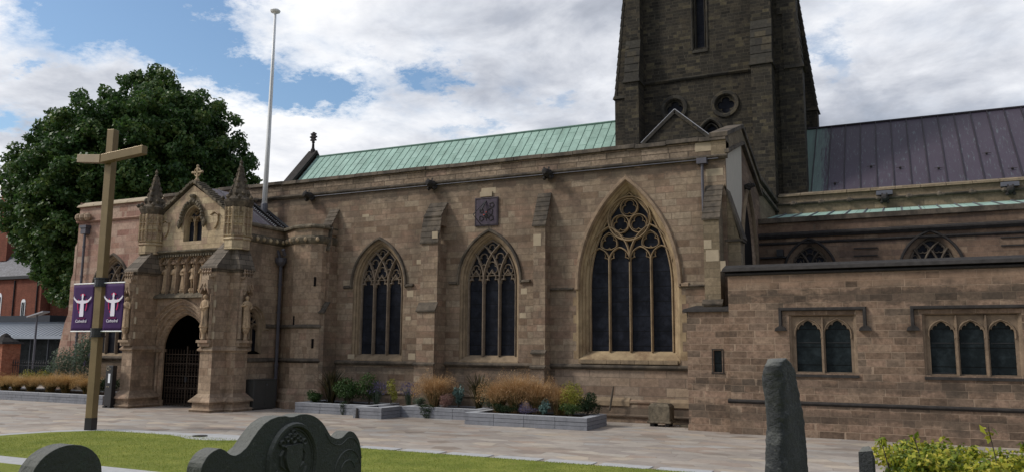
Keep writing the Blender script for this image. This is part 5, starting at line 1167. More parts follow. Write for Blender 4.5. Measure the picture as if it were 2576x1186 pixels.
for sd_,x0,x1,lb in ((-1,-27.38,-26.27,'left purple cathedral banner hanging from the bronze post'),(1,-25.68,-24.7,'right purple cathedral banner hanging from the bronze post')):
    bn=empty('banner',((x0+x1)/2,19.7,3.5),lb,'banner','banners on the bronze post'); yb=19.7; xm=(x0+x1)/2
    b=MB(); nx,nz=10,14; vs_=[]; 
    for j in range(nz+1):
        for i in range(nx+1):
            u,v=i/nx,j/nz; vs_.append((x0+(x1-x0)*u,yb+.02*math.sin(u*7+v*3)*math.sin(v*PI),3.5+1.66*v))
    b.add(vs_,[(j*(nx+1)+i,j*(nx+1)+i+1,(j+1)*(nx+1)+i+1,(j+1)*(nx+1)+i) for j in range(nz) for i in range(nx)])
    c_=b.build('cloth',M_ban,bn,smooth=True); so_=c_.modifiers.new('thickness','SOLIDIFY'); so_.thickness=.006
    b=MB(); q=x0 if sd_<0 else x1; ctr=cx+sd_*.15
    b.tube([(q,yb,5.19),(ctr,yb,5.19)],.022,8); b.tube([(q,yb,3.47),(ctr,yb,3.47)],.022,8); b.build('rod',M_white,bn)
    yy=yb-.03
    def disc(poly_,mat,nm,dd=0): b=MB(); b.prism(poly_,lambda u,v,d:(xm+u,yy-d,v),dd,dd+.004); return b.build(nm,mat,bn)
    zc=4.45
    arcs=MB(); 
    for a0,a1 in ((60,120),(-40,30),(150,215),(225,250)):
        pts=[(.24*math.cos(R(t)),zc+.36*math.sin(R(t))) for t in np.linspace(a0,a1,10)]; arcs.bar(pts,.05,lambda u,v,d:(xm+u,yy+d,v),-.003,.0,nose=.9)
    arcs.build('red_ring',M_banr,bn)
    disc([(-.1,zc-.45),(.1,zc-.45),(.11,zc-.38),(.09,zc+.02),(.16,zc+.03),(.3,zc+.06),(.44,zc+.17),(.5,zc+.26),(.45,zc+.24),(.47,zc+.3),(.41,zc+.22),(.28,zc+.14),(.15,zc+.13),(.05,zc+.14),(.03,zc+.2),(.05,zc+.27),(.045,zc+.34),(0,zc+.38),(-.045,zc+.34),(-.05,zc+.27),(-.03,zc+.2),(-.05,zc+.14),(-.15,zc+.13),(-.28,zc+.14),(-.41,zc+.22),(-.47,zc+.3),(-.45,zc+.24),(-.5,zc+.26),(-.44,zc+.17),(-.3,zc+.06),(-.16,zc+.03),(-.09,zc+.02),(-.11,zc-.38)],M_banw,'emblem_figure',.004)
    text('Leicester',.12,xm,yy,3.91,M_banm,bn); text('Cathedral',.15,xm,yy,3.79,M_banw,bn)

# ============================================================ PLAZA FURNITURE
tt=empty('donation_totem',(-34.55,27.2,0),'slim black free standing information totem beside the porch buttress','totem')
b=MB(); b.box(-34.86,-34.38,27.1,27.34,.08,2.0); b.build('body',M_blackp,tt,bevel=.015)
b=MB(); b.box(-34.88,-34.7,27.06,27.38,0,.08); b.box(-34.54,-34.36,27.06,27.38,0,.08); b.build('feet',M_iron,tt)
b=MB(); b.box(-34.66,-34.52,27.088,27.1,1.18,1.62); b.build('paper_notice',M_whitew,tt)
b=MB()
for x in (-34.7,-34.6): b.box(x-.02,x+.02,27.088,27.1,.98,1.02)
b.bar([(-34.72+.09*math.cos(t),1.86+.09*math.sin(t)) for t in np.linspace(.6,5.6,14)],.022,SY(27.1),-.012,0); b.bar([(-34.7,1.85),(-34.5,1.85)],.014,SY(27.1),-.012,0)
b.build('emblem',plain('gold_print',(.4,.33,.2),.5,0,.3,.1,3,0),tt); text('Donate',.075,-34.62,27.088,1.66,M_whitew,tt) if False else None
cb=empty('utility_cabinet',(-28.0,30.1,0),'dark grey metal cabinet with two doors against the porch wall','cabinet')
b=MB(); b.box(-28.3,-27.62,29.42,30.95,.04,1.38); b.build('body',M_cab,cb,bevel=.01)
b=MB(); b.box(-28.3,-27.6,29.4,30.97,1.38,1.42); b.build('lid',M_cab,cb,bevel=.008)
for y0,y1 in ((29.47,30.17),(30.2,30.9)): b=MB(); b.box(-27.625,-27.605,y0,y1,.1,1.34); d_=b.build('door',M_cab,cb,bevel=.006)
b=MB(); b.box(-27.61,-27.585,30.24,30.28,1.12,1.2); b.build('handle',M_lead,d_)

# planters of grey granite: blocks laid in courses, each planter one thing
def blocks(mb,x0,x1,y,z0,z1,ax,L_=1.25,t=.35,seed=0,j=.006):
    rs=random.Random(seed); n=max(1,round((x1-x0)/L_))
    for i in range(n):
        a=x0+(x1-x0)*i/n+j; c_=x0+(x1-x0)*(i+1)/n-j; e=rs.uniform(-.004,.004)
        if ax=='x': mb.box(a,c_,y+e,y+t,z0,z1)
        else: mb.box(y,y+t+e,a,c_,z0,z1)
def planter(name,label,rect,tops=.45,seed=0,soil=True):
    x0,x1,y0,y1=rect; r=empty(name,((x0+x1)/2,(y0+y1)/2,0),label,'planter','granite planters along the wall')
    b=MB(); c_=tops/3
    for k in range(3):
        L_=1.25 if k!=1 else 1.35; e=.012*(k==1)
        blocks(b,x0,x1,y0+e,k*c_+.006,(k+1)*c_-.004,'x',L_,.34,seed+k); 
        blocks(b,y0+.345,y1-.3,x1-.34-e,k*c_+.006,(k+1)*c_-.004,'y',L_,.34,seed+5+k); blocks(b,y0+.345,y1-.3,x0+e,k*c_+.006,(k+1)*c_-.004,'y',L_,.34,seed+9+k)
        blocks(b,x0,x1,y1-.3,k*c_+.006,(k+1)*c_-.004,'x',L_,.3,seed+13+k)
    b.build('wall',M_gran,r,bevel=.006)
    b=MB(); n=max(1,round((x1-x0)/1.3))
    for i in range(n): a=x0+(x1-x0)*i/n; c2=x0+(x1-x0)*(i+1)/n; b.box(a+.004,c2-.004,y0-.006,y0+.36,tops-.002,tops+.012)
    m_=max(1,round((y1-y0)/1.3))
    for i in range(m_): a=y0+.37+(y1-y0-.37)*i/m_; c2=y0+.37+(y1-y0-.37)*(i+1)/m_; b.box(x1-.36,x1+.006,a,c2-.006,tops-.002,tops+.012); b.box(x0-.006,x0+.36,a,c2-.006,tops-.002,tops+.012)
    b.build('coping',M_grant,r,bevel=.004)
    if soil: b=MB(); b.box(x0+.3,x1-.3,y0+.3,y1-.25,.05,tops-.05); b.build('soil',M_soil,r)
    return r
planter('planter','long low granite planter on the left, below the first window',(-25.2,-20.9,29.5,31.6),seed=1)
planter('stone_bench','pale granite bench block jutting from the planters',(-21.2,-19.75,28.5,30.1),tops=.46,seed=2,soil=False)
planter('planter','granite planter in the middle behind the bench block',(-19.74,-15.9,29.95,31.7),seed=3)
planter('planter','large front granite planter with orange feather grass',(-15.75,-10.62,28.4,30.6),seed=4)
planter('planter','long granite planter left of the porch by the brick pier',(-50,-36.3,28.15,31.4),seed=5)
b=MB(); b.loft([[( -20.97+r*math.cos(t),28.47+r*.4*math.sin(t),z) for t in [2*PI*i/8 for i in range(8)]] for r,z in ((.09,.0),(.06,.2),(.05,.36),(.06,.42))],True,True,True)
tag(b.build('bollard_light',M_dark),'small dark flared peg fixed to the granite bench front','fitting')
# architectural stone fragment and its rests
sf=empty('stone_fragment',(-8.85,31.6,0),'square carved stone fragment resting on low blocks by the big window','stone block')
b=MB(); b.box(-9.15,-8.3,31.25,31.95,.2,.78); b.hexa([(-9.15,31.25,.78),(-8.3,31.25,.78),(-8.3,31.95,.78),(-9.15,31.95,.78)],[(-9.05,31.33,.88),(-8.4,31.33,.88),(-8.4,31.88,.88),(-9.05,31.88,.88)]); b.box(-9.2,-8.25,31.2,32,.14,.22); b.build('block',M_step,sf,bevel=.02)
b=MB(); b.box(-9.1,-8.95,31.3,31.9,0,.14); b.box(-8.5,-8.35,31.3,31.9,0,.14); b.build('feet',M_dark,sf)
b=MB(); b.box(-8.0,-7.45,31.5,31.9,0,.1); tag(b.build('stone_slab',M_step,bevel=.015),'small flat slab on the ground next to the annex wall','slab')
b=MB(); b.tube([(-10.95,31.9,.5),(-10.9,32.1,1.15),(-10.88,32.2,1.45)],[.04,.045,.03],6); tag(b.build('wooden_stake',M_bark),'short wooden stake leaning behind the right end of the planter','stake')
b=MB(); b.lathe(-21.15,20.15,[(.24,.024),(.24,.05),(.2,.056)],14); tag(b.build('ground_plate',M_dark),'small dark round plate set in the pale kerb','plate')

# ============================================================ PLANTS
def leafcloud(centers,radii,n,size,mat,name,parent=None,shell=.55,flat=.0,aspect=.6,up=0.):
    """many small folded leaves filling ellipsoid clumps"""
    centers=np.array(centers,float); radii=np.array(radii,float); k=len(centers)
    vol=radii.prod(1)**(2/3); idx=rng.choice(k,n,p=vol/vol.sum())
    d=rng.normal(size=(n,3)); d/=np.linalg.norm(d,axis=1)[:,None]; r=rng.uniform(shell,1.0,n)**.6
    P=centers[idx]+d*radii[idx]*r[:,None]*rng.uniform(.9,1.08,(n,1))
    nrm=d+rng.normal(0,.75,(n,3))+np.array([0,0,up]); nrm/=np.linalg.norm(nrm,axis=1)[:,None]
    a=np.cross(nrm,rng.normal(size=(n,3))); a/=np.linalg.norm(a,axis=1)[:,None]; b_=np.cross(nrm,a)
    s=size*rng.uniform(.6,1.3,(n,1)); V=np.zeros((n,4,3))
    V[:,0]=P-a*s*.5; V[:,1]=P+b_*s*aspect*.5-nrm*s*.08; V[:,2]=P+a*s*.6; V[:,3]=P-b_*s*aspect*.5-nrm*s*.08
    rep=np.clip(rng.uniform(0,1,n)*.6+.4*rng.uniform(0,1,k)[idx],0,1)
    return rawmesh(name,V.reshape(-1,3),4,mat,parent,rep)
def tuft(x,y,z,n,h,spread,wd,mat,name,label,cat,parent=None,droop=.3,group=None,top=None):
    """arching blades from one crown; two joined triangles each"""
    a=rng.uniform(0,2*PI,n); ln=rng.uniform(.6,1.05,n)*h; le=rng.uniform(.05,1,n)*spread
    base=np.stack([x+rng.normal(0,.06,n),y+rng.normal(0,.06,n),np.full(n,z)],1)
    o=np.stack([np.cos(a),np.sin(a),0*a],1); t=np.stack([-np.sin(a),np.cos(a),0*a],1)
    mid=base+o*(le*.45)[:,None]+np.array([0,0,1])*(ln*.65)[:,None]; tip=base+o*(le*1.1)[:,None]+np.array([0,0,1])*(ln*(1-droop*rng.uniform(0,1,n)))[:,None]
    w_=wd*rng.uniform(.7,1.2,(n,1)); V=np.zeros((n,2,4,3)); 
    V[:,0,0]=base-t*w_*.6;V[:,0,1]=base+t*w_*.6;V[:,0,2]=mid+t*w_;V[:,0,3]=mid-t*w_
    V[:,1,0]=mid-t*w_;V[:,1,1]=mid+t*w_;V[:,1,2]=tip+t*w_*.1;V[:,1,3]=tip-t*w_*.1
    rr=np.repeat(rng.uniform(0,1,n),2)
    ob=rawmesh(name,V.reshape(-1,3),4,mat,parent,rr)
    if label: tag(ob,label,cat,group)
    return ob
def fgrass(x,y,z,h,sp_n,label,n=1500,mat=M_or,base=M_straw):
    h*=1.28 if y>28 and x>-30 else 1.05; sp_n*=1.12; n=int(n*1.35)
    r=empty('feather_grass',(x,y,z),label,'ornamental grass','ornamental grasses in the beds')
    tuft(x,y,z,int(n*.5),h*.62,sp_n*.7,.006,M_lg,'green_blades',None,None,r); 
    tuft(x,y,z,n,h,sp_n,.006,mat,'feathery_plumes',None,None,r,.35)
    # haze of tiny seed heads
    m_=int(n*1.3); a=rng.uniform(0,2*PI,m_); q=rng.uniform(.2,1,m_)**.5*sp_n; zz_=z+h*(1.05-.5*(q/sp_n)**2)*rng.uniform(.5,1.12,m_)*(1+.12*np.sin(a*3+x))
    P=np.stack([x+np.cos(a)*q,y+np.sin(a)*q,zz_],1); d=rng.normal(size=(m_,3))*.022+np.array([0,0,.03]); t=rng.normal(size=(m_,3))*.006
    V=np.stack([P-t,P+t,P+d],1); rawmesh('seed_heads',V.reshape(-1,3),3,mat,r); return r
def shrub(x,y,z,h,rx,label,mat,n=1400,size=.07,name='shrub',clumps=7,ry=None,aspect=.6):
    h*=1.15; n=int(n*1.25)
    r=empty(name,(x,y,z),label,'plant','shrubs in the planters'); ry=ry or rx
    cs=[];rs_=[]
    for i in range(clumps):
        a=random.uniform(0,2*PI); q=random.uniform(0,.6); cs.append((x+math.cos(a)*rx*q,y+math.sin(a)*ry*q,z+h*random.uniform(.3,.75))); rs_.append((rx*.5,ry*.5,h*random.uniform(.2,.34)))
    leafcloud(cs,rs_,n,size,mat,'foliage',r,.3,aspect=aspect)
    b=MB()
    for c_ in cs: b.tube([(x,y,z),((x+c_[0])/2,(y+c_[1])/2,z+(c_[2]-z)*.6),c_],[.018,.012,.005],4)
    b.build('stems',M_bark,r); return r
def sword(x,y,z,h,label,n=60,mat=M_phor):
    o=tuft(x,y,z,int(n*1.7),h*1.2,h*.8,.034,mat,'sword_leaf_plant',label,'plant',None,.15); return o
zt=.4
sword(-24.0,30.6,zt,1.35,'dark sword leaved clump at the left end of the planters',70)
sword(-23.3,30.9,zt,1.1,'smaller dark sword leaved clump right of the taller one',45)
shrub(-24.6,30.1,zt,.55,.5,'low green shrub spilling over the left planter corner',M_lg,1400,.07)
shrub(-22.8,30.3,zt,1.1,.85,'leafy green bush in the left planter',M_lg,2600,.075)
shrub(-22.1,30.9,zt,1.25,.75,'mid green upright shrub behind the left planter edge',M_lg,1200,.07)
shrub(-21.0,31.0,zt,1.0,.35,'bright lime spike of leaves near the bench',M_lyel,500,.07,clumps=4)
for x,y in ((-21.6,30.9),(-20.3,31.2)): pass
def lavender(x,y,label):
    r=empty('lavender',(x,y,zt),label,'plant','lavender clumps in the planters'); tuft(x,y,zt,150,.85,.55,.006,M_lgrey,'stems',None,None,r,.1)
    m_=260; a=rng.uniform(0,2*PI,m_); q=rng.uniform(0,.55,m_); P=np.stack([x+np.cos(a)*q,y+np.sin(a)*q,zt+rng.uniform(.45,1.0,m_)],1); t=rng.normal(size=(m_,3))*.018
    V=np.stack([P-t,P+t,P+np.array([0,0,.07])],1); tag(rawmesh('flower_spikes',V.reshape(-1,3),3,M_lav,r),kind='stuff')
lavender(-21.7,30.9,'hazy lavender behind the left planter beside the lime leaves'); lavender(-20.3,31.4,'hazy lavender against the wall right of the lime leaves')
# low hanging trailers over the edges
def trail(x,y,label,n=500,w_=.3,h=.45):
    leafcloud([(x,y,zt+.05),(x,y-.12,zt-.15),(x+.05,y-.14,zt-.32)],[(w_,.2,.16),(w_*.7,.07,.2),(w_*.35,.05,.16)],n,.05,M_dkl,'trailing_plant'); o=bpy.context.scene.collection.objects[-1]; tag(o,label,'plant','trailing plants over the granite edge')
trail(-22.5,29.6,'dark trailer hanging over the left planter edge',380,.2)
trail(-18.45,30.0,'dark green trailer below the first orange grass tuft',900,.42)
shrub(-19.4,30.9,zt,.42,.4,'low silvery shrub just right of the bench block',M_lgrey,600,.05)
fgrass(-18.55,30.75,zt,1.15,.95,'orange feather grass tuft in the middle planter',2000)
shrub(-17.75,30.3,zt,.55,.45,'dusty pink low shrub right of the orange tuft',M_pinkl,1500,.045)
shrub(-17.3,30.7,zt,.95,.3,'blue green fleshy leaved plant in the middle planter',M_lblue,350,.12,clumps=5,aspect=.5)
sword(-16.5,31.0,zt,1.35,'brown sword leaves arching in the middle planter',40)
shrub(-16.0,31.0,zt,1.0,.55,'grey green shrub where the two planters meet',M_lgrey,1900,.055)
fgrass(-15.0,29.9,zt,1.05,.85,'leftmost orange feather grass of the front planter',1700)
fgrass(-14.2,29.8,zt,1.25,.95,'tallest orange feather grass in the front planter centre',2300)
fgrass(-13.3,29.9,zt,1.15,.85,'orange feather grass beside the lavender in the front planter',1900)
fgrass(-12.4,30.0,zt,.95,.7,'small orange feather grass beside the yellow flowering shrub',1300)
shrub(-14.5,29.2,zt,.4,.8,'dark low green edging plant in the front planter',M_dkl,1100,.05,ry=.3)
shrub(-13.4,29.1,zt,.45,.6,'low lavender coloured edging plant in the front planter',M_lav,500,.04,ry=.25)
shrub(-12.6,29.15,zt,.55,.32,'blue green fleshy leaved plant at the front edge',M_lblue,300,.1,clumps=5,aspect=.5)
shrub(-11.7,29.7,zt,1.25,.7,'tall yellow green flowering shrub at the right end of the planter',M_lyel,2200,.055,clumps=9)
shrub(-11.1,29.8,zt,.85,.55,'dark green rounded shrub at the planter corner',M_dkl,2200,.055)
shrub(-11.6,29.15,zt,.45,.5,'small olive shrub at the front right planter corner',M_lg,900,.045,ry=.3)
# left bed
for i,(x,y,h,sp_n,lb) in enumerate(((-46.4,29.6,.85,.8,'leftmost tawny grass mound by the brick pier'),(-45.2,29.5,.8,.8,'second tawny grass mound from the brick pier'),(-43.9,29.5,.9,.85,'third tawny grass mound from the brick pier'),(-42.4,29.6,1.0,1.0,'pale tawny grass mound left of the bronze post'),(-41.0,29.5,1.05,1.0,'tawny grass mound directly behind the bronze post'),(-39.4,29.6,.9,.8,'tawny grass mound right of the bronze post'))): fgrass(x,y,zt,h,sp_n,lb,1500,M_straw)
shrub(-45.6,30.6,zt,1.0,.9,'yellow green mound behind the tawny grasses',M_lyel,1300,.07)
shrub(-44.2,30.7,zt,1.05,.8,'lime green mound in the left bed centre',M_lyel,1000,.07)
shrub(-43.6,31.1,zt,2.1,1.3,'grey green shrub standing at the foot of the pink wall',M_lgrey,2200,.09)
shrub(-41.9,31.2,zt,3.0,1.1,'tall butterfly bush in front of the pink wall',M_lgrey,1700,.11,clumps=9)
lv=[(-41.3,31.0,zt+2.0),(-40.9,31.1,zt+1.6),(-41.5,30.9,zt+1.55)]
tag(leafcloud(lv,[(.12,.1,.16)]*3,160,.05,M_lav,'butterfly_bush_flower'),'purple flower heads leaning over the left bed','flower')
shrub(-37.7,29.5,zt,.9,.7,'dark green shrub between the bronze post and the totem',M_dkl,1800,.07)
shrub(-36.4,30.6,zt,1.5,.5,'yellow green shrub behind the black totem',M_lyel,900,.07)

# ============================================================ TREE
def tree(x,y,label):
    r=empty('plane_tree',(x,y,0),label,'tree'); rs=random.Random(5)
    b=MB(); b.tube([(x,y,0),(x+.2,y,3),(x-.1,y,6.5),(x+.2,y+.2,12),(x,y,20)],[.8,.62,.5,.35,.12],10)
    limbs=[]
    for i in range(16):
        a=i*2.4; z0=4+i*.95; L_=rs.uniform(5,8.5)*(1-.35*i/16); e=(x+math.cos(a)*L_,y+math.sin(a)*L_,z0+rs.uniform(2,6)); m_=(x+math.cos(a)*L_*.45,y+math.sin(a)*L_*.45,z0+1.6)
        b.tube([(x,y,z0),m_,e],[.24,.15,.05],6)
    b.build('trunk',M_bark,r)
    lf=Vector((-.618,-.786,0)); cs=[];rd=[]
    # crown: clumps on and inside an irregular dome
    for i in range(1900):
        d=Vector((rs.gauss(0,1),rs.gauss(0,1),rs.gauss(0,1))).normalized(); q=rs.uniform(.35,1)**.45
        lump=1+.03*math.sin(d.x*9+1)+.03*math.sin(d.y*11+2)+.03*math.sin(d.z*13)+rs.uniform(-.02,.015)
        c_=Vector((x+d.x*12.3*q*lump,y+d.y*10.5*q*lump,16.9+d.z*(12.9 if d.z>0 else 11.0)*q*lump))
        lo=d.dot(lf)
        if d.z>0 and lo>0: c_.z-=(c_.z-16.6)*.28*lo
        if d.z>0 and lo<0: c_.z-=(c_.z-16.6)*.06*lo
        if c_.z<6.4: continue
        off_=(c_-Vector((x,y,0))).dot(lf); lim=6.0+(min(c_.z,14)-7)*.66
        if c_.z<14 and off_>lim: continue
        s_=rs.uniform(.55,1.1) if q>.85 else rs.uniform(.9,1.4)
        cs.append(tuple(c_)); rd.append((s_,s_,s_*.8))
    leafcloud(cs,rd,340000,.33,M_tree,'crown',r,.25,aspect=.8,up=.35)
    return r
tree(-68.0,54.2,'large dark green plane tree with rounded crown behind the west end')

# ============================================================ BACKGROUND LEFT
bh=empty('brick_house',(-92,62,0),'red brick house with steep slate roofs and white arched sashes at the left edge','house')
HY=60.
def img(px_,py_,Y):
    return None
b=MB(); b.box(-108,-88.0,HY,HY+9,0,10.9); b.box(-88.0,-87.2,HY+1.2,HY+8,0,9.6); b.build('wall',M_brick,bh)
b=MB(); b.add([(-108,HY-.3,10.8),(-87.6,HY-.3,10.8),(-93.5,HY+4.5,17.3),(-108,HY+4.5,17.3),(-87.6,HY+9.3,10.8),(-108,HY+9.3,10.8)],[(0,1,2,3),(1,4,2),(3,2,4,5)])
b.add([(-88.2,HY+.9,9.5),(-86.9,HY+.9,9.4),(-88.2,HY+4.5,11.0),(-87.8,HY+4.5,10.8),(-86.9,HY+8,9.4),(-88.2,HY+8,9.5)],[(0,1,3,2),(1,4,3),(2,3,4,5)])
rf=b.build('roof',M_slate,bh); b=MB(); b.box(-99,-97,HY+1.2,HY+3.2,13,22.5); b.box(-99.15,-96.85,HY+1.05,HY+3.35,21.8,22.2); b.build('chimney',M_brick,rf)
b=MB(); b.tube([(-87.6,HY-.3,10.9),(-93.5,HY+4.5,17.4)],.12,5); b.tube([(-93.5,HY+4.5,17.4),(-108,HY+4.5,17.4)],.13,5); b.build('ridge',M_leadw,rf)
b=MB(); b.box(-108,-87.8,HY-.35,HY,10.55,10.9); b.box(-88,-87.0,HY+.85,HY+1.2,9.2,9.5); b.build('gutter',M_iron,bh)
for (wx,z0,z1,hw) in ((-95.6,6.1,8.7,.5),(-91.0,5.8,8.0,.38),(-99.0,6.1,8.7,.5)):
    b=MB(); mpw=SY(HY-.02); b.prism(arch(wx,z0,z1-.2,hw,.0,8),mpw,-.04,.1); f=b.build('sash_window',M_white,bh)
    b=MB(); b.box(wx-hw*.7,wx-.04,HY-.08,HY-.05,z0+.15,z1-.2); b.box(wx+.04,wx+hw*.7,HY-.08,HY-.05,z0+.15,z1-.2); b.build('pane',M_glass2,f)
b=MB(); b.tube([(-92.8,HY-.1,10.4),(-92.8,HY-.1,0)],.09,6); b.tube([(-88.6,HY-.1,10.4),(-88.6,HY-.1,0)],.09,6); b.build('downpipe',M_iron,bh)
bh.location.x-=1.0
wb=empty('white_house',(-105,75,0),'small white rendered house glimpsed beside the cathedral corner','house')
b=MB(); b.box(-112,-98.5,75,83,0,9.2); b.build('wall',M_whitew,wb); b=MB(); b.add([(-112.3,74.6,9.1),(-98.2,74.6,9.1),(-98.2,79,12),(-112.3,79,12),(-98.2,83.4,9.1),(-112.3,83.4,9.1)],[(0,1,2,3),(3,2,4,5),(1,4,2)]); b.build('roof',M_slate,wb)
b=MB(); b.box(-102.3,-100.7,74.9,75.0,5.6,7.2); f=b.build('sash_window',M_white,wb); b=MB()
for i in range(3):
    for j in range(2): b.box(-102.15+i*.5,-101.8+i*.5,74.86,74.9,5.75+j*.72,6.35+j*.72)
b.build('pane',M_glass,f)
pv=empty('modern_pavilion',(-80,54,0),'low modern pavilion with curved ribbed grey metal roof','building')
b=MB(); L_=[]
for i in range(9): t=i/8; L_.append([(-100,50.0+4.2*t,3.75+1.45*math.sin(t*PI/2)),(-69.9,50.0+4.2*t,3.75+1.45*math.sin(t*PI/2))])
b.loft(L_,False); b.box(-100,-69.9,49.95,50.15,3.5,3.78); rf=b.build('roof',M_zinc,pv)
b=MB()
for x in np.arange(-99.6,-70,.62):
    pts=[(x,50.0+4.2*t,3.78+1.45*math.sin(t*PI/2)) for t in np.linspace(0,1,7)]; b.tube(pts,.035,4)
b.build('standing_seams',M_zinc,rf)
b=MB(); b.box(-100,-78.7,54.2,58,0,5.95); b.build('upper_block',M_char,pv)
b=MB(); b.box(-100,-69.9,52.5,52.7,0,3.6); b.build('dark_glazing',M_glass2,pv)
b=MB()
for x in np.arange(-99,-70,2.6): b.box(x-.06,x+.06,50.3,50.42,0,3.6)
b.build('column',M_char,pv)
# lamp post
lp=empty('street_lamp',(-63.3,42.5,0),'slim street lamp with a flat canopy head left of the cathedral','street lamp')
b=MB(); b.tube([(-63.3,42.5,0),(-63.3,42.5,5.4)],[.09,.07],8); b.build('pole',M_lead,lp); b=MB(); b.hexa([(-64.2,42.2,5.15),(-62.2,42.2,5.55),(-62.2,42.8,5.55),(-64.2,42.8,5.15)],[(-64.2,42.2,5.25),(-62.2,42.2,5.65),(-62.2,42.8,5.65),(-64.2,42.8,5.25)]); b.build('lamp_head',M_leadw,lp)
# brick pier and railing
bp=empty('brick_pier',(-61.6,38.9,0),'orange brick gate pier with a weathered stone cap at the left edge','gate pier')
b=MB(); b.box(-62.6,-60.9,38.4,39.8,0,3.0); b.build('shaft',M_brickp,bp)
b=MB(); b.hexa([(-62.8,38.2,3.0),(-60.7,38.2,3.0),(-60.7,40,3.0),(-62.8,40,3.0)],[(-62.7,38.3,3.15),(-60.8,38.3,3.15),(-60.8,39.9,3.15),(-62.7,39.9,3.15)]); b.lathe(-61.75,39.1,[(1.0,3.15),(.75,3.3),(.4,3.5),(.3,3.65),(.1,3.8)],8); b.build('stone_cap',M_dark,bp)
rl=empty('railing',(-57,39,0),'black iron railing with pointed finials beside the brick pier','railing')
b=MB()
for x in np.arange(-60.7,-50.0,.27): b.tube([(x,39.2,.1),(x,39.2,1.55)],.022,5); b.lathe(x,39.2,[(.01,1.5),(.06,1.62),(.02,1.7),(.035,1.74),(0.005,1.86)],6)
b.build('bars',M_iron,rl)
b=MB(); b.box(-60.8,-50,39.17,39.23,.3,.35); b.box(-60.8,-50,39.17,39.23,1.4,1.45); b.build('rails',M_iron,rl)
b=MB(); b.box(-55.9,-55.6,39.05,39.35,0,1.9); b.build('post',M_iron,rl)
hc=[(-60+i*1.1,41.0+random.uniform(-.3,.3),.7) for i in range(11)]
tag(leafcloud(hc,[(.8,.7,.75)]*11,4500,.12,M_lg,'garden_hedge'),'green planting behind the black railing','hedge')

# ============================================================ FOREGROUND GRAVESTONES
def slate_stone(name,c1,c2,lich):
    k=Mt(name); P=k.pos().outputs['Position']
    c=k.mix(k.noise(P,3,6,.65),c1,c2)
    c=k.mix(k.math('MULTIPLY',k.ramp(k.noise(P,9,8,.75),[(.55,0.),(.7,1.)]),.5),c,lich)
    c=k.mix(k.math('MULTIPLY',k.ramp(k.noise(P,38,5,.7),[(.62,0.),(.72,1.)]),.35),c,(.3,.3,.27))
    nz_=k.n('ShaderNodeSeparateXYZ'); k.l(k.pos().outputs['True Normal'],nz_.inputs[0]); tp_=k.ramp(k.math('ADD',nz_.outputs[2],k.math('MULTIPLY',k.math('SUBTRACT',k.noise(P,30,6,.7),.5),.9)),[(.15,0.),(.7,1.)]); c=k.mix(k.math('MULTIPLY',tp_,.75),c,(.2,.2,.18))  # upward faces paler: lit top edges put into the colour, along with lichen
    k.bump(k.math('ADD',k.noise(P,22,8,.75),k.math('MULTIPLY',k.noise(P,90,3),.4)),1.0,.016); return k.fin(c,.75,0,.3)
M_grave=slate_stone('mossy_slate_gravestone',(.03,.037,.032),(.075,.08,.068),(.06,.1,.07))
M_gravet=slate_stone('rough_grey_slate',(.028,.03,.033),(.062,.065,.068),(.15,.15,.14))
def gravestone(prof,X,th,label,zb=1.3,mat=M_grave,bev=.006):
    r=empty('gravestone',(X,sum(p[0] for p in prof)/len(prof),zb),label,'gravestone','old slate gravestones in the foreground')
    P=prof+[(prof[-1][0],zb),(prof[0][0],zb)]
    b=MB(); b.prism(P,lambda u,v,d:(X-d,u,v),0,th); s_=b.build('slab',mat,r,bevel=bev); return r,s_
bigp=[(2.292,2.3),(2.301,2.529),(2.304,2.545),(2.31,2.56),(2.327,2.581),(2.343,2.593),(2.361,2.601),(2.38,2.606),(2.397,2.606),(2.42,2.596),(2.443,2.58),(2.458,2.574),(2.474,2.571),(2.497,2.576),(2.531,2.594),(2.55,2.612),(2.568,2.632),(2.598,2.66),(2.627,2.681),(2.668,2.698),(2.71,2.705),(2.756,2.704),(2.78,2.698),(2.806,2.697),(2.848,2.704),(2.89,2.703),(2.92,2.697),(2.948,2.688),(2.971,2.677),(3.0,2.659),(3.024,2.638),(3.05,2.608),(3.068,2.591),(3.1,2.578),(3.125,2.574),(3.149,2.577),(3.165,2.584),(3.181,2.594),(3.2,2.601),(3.219,2.6),(3.24,2.593),(3.26,2.578),(3.28,2.557),(3.291,2.538),(3.305,2.496),(3.31,2.398),(3.315,2.3)]
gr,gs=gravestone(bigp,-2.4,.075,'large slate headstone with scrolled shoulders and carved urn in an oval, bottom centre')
gx=lambda u,v,d:(-2.4-d,u,v)
# carved relief
b=MB(); oc=(2.805,2.50)
ov=lambda a,k:[(oc[0]+a*math.cos(t),oc[1]+k*math.sin(t)) for t in [2*PI*i/40 for i in range(40)]]
b.bar(ov(.15,.163),.022,gx,-.018,.004,True,.5); b.bar(ov(.132,.145),.008,gx,-.006,.004,True,.5)
b.build('oval_border',M_grave,gs)
b=MB()
urn=[(2.76,2.58),(2.75,2.575),(2.757,2.565),(2.752,2.53),(2.765,2.49),(2.785,2.465),(2.797,2.455),(2.795,2.44),(2.775,2.42),(2.77,2.405),(2.84,2.405),(2.835,2.42),(2.815,2.44),(2.813,2.455),(2.825,2.465),(2.845,2.49),(2.858,2.53),(2.853,2.565),(2.86,2.575),(2.85,2.58)]
b.prism(urn,gx,-.016,.004); b.bar([(2.745,2.56),(2.728,2.54),(2.732,2.5),(2.76,2.48)],.01,gx,-.01,.004); b.bar([(2.865,2.56),(2.882,2.54),(2.878,2.5),(2.85,2.48)],.01,gx,-.01,.004)
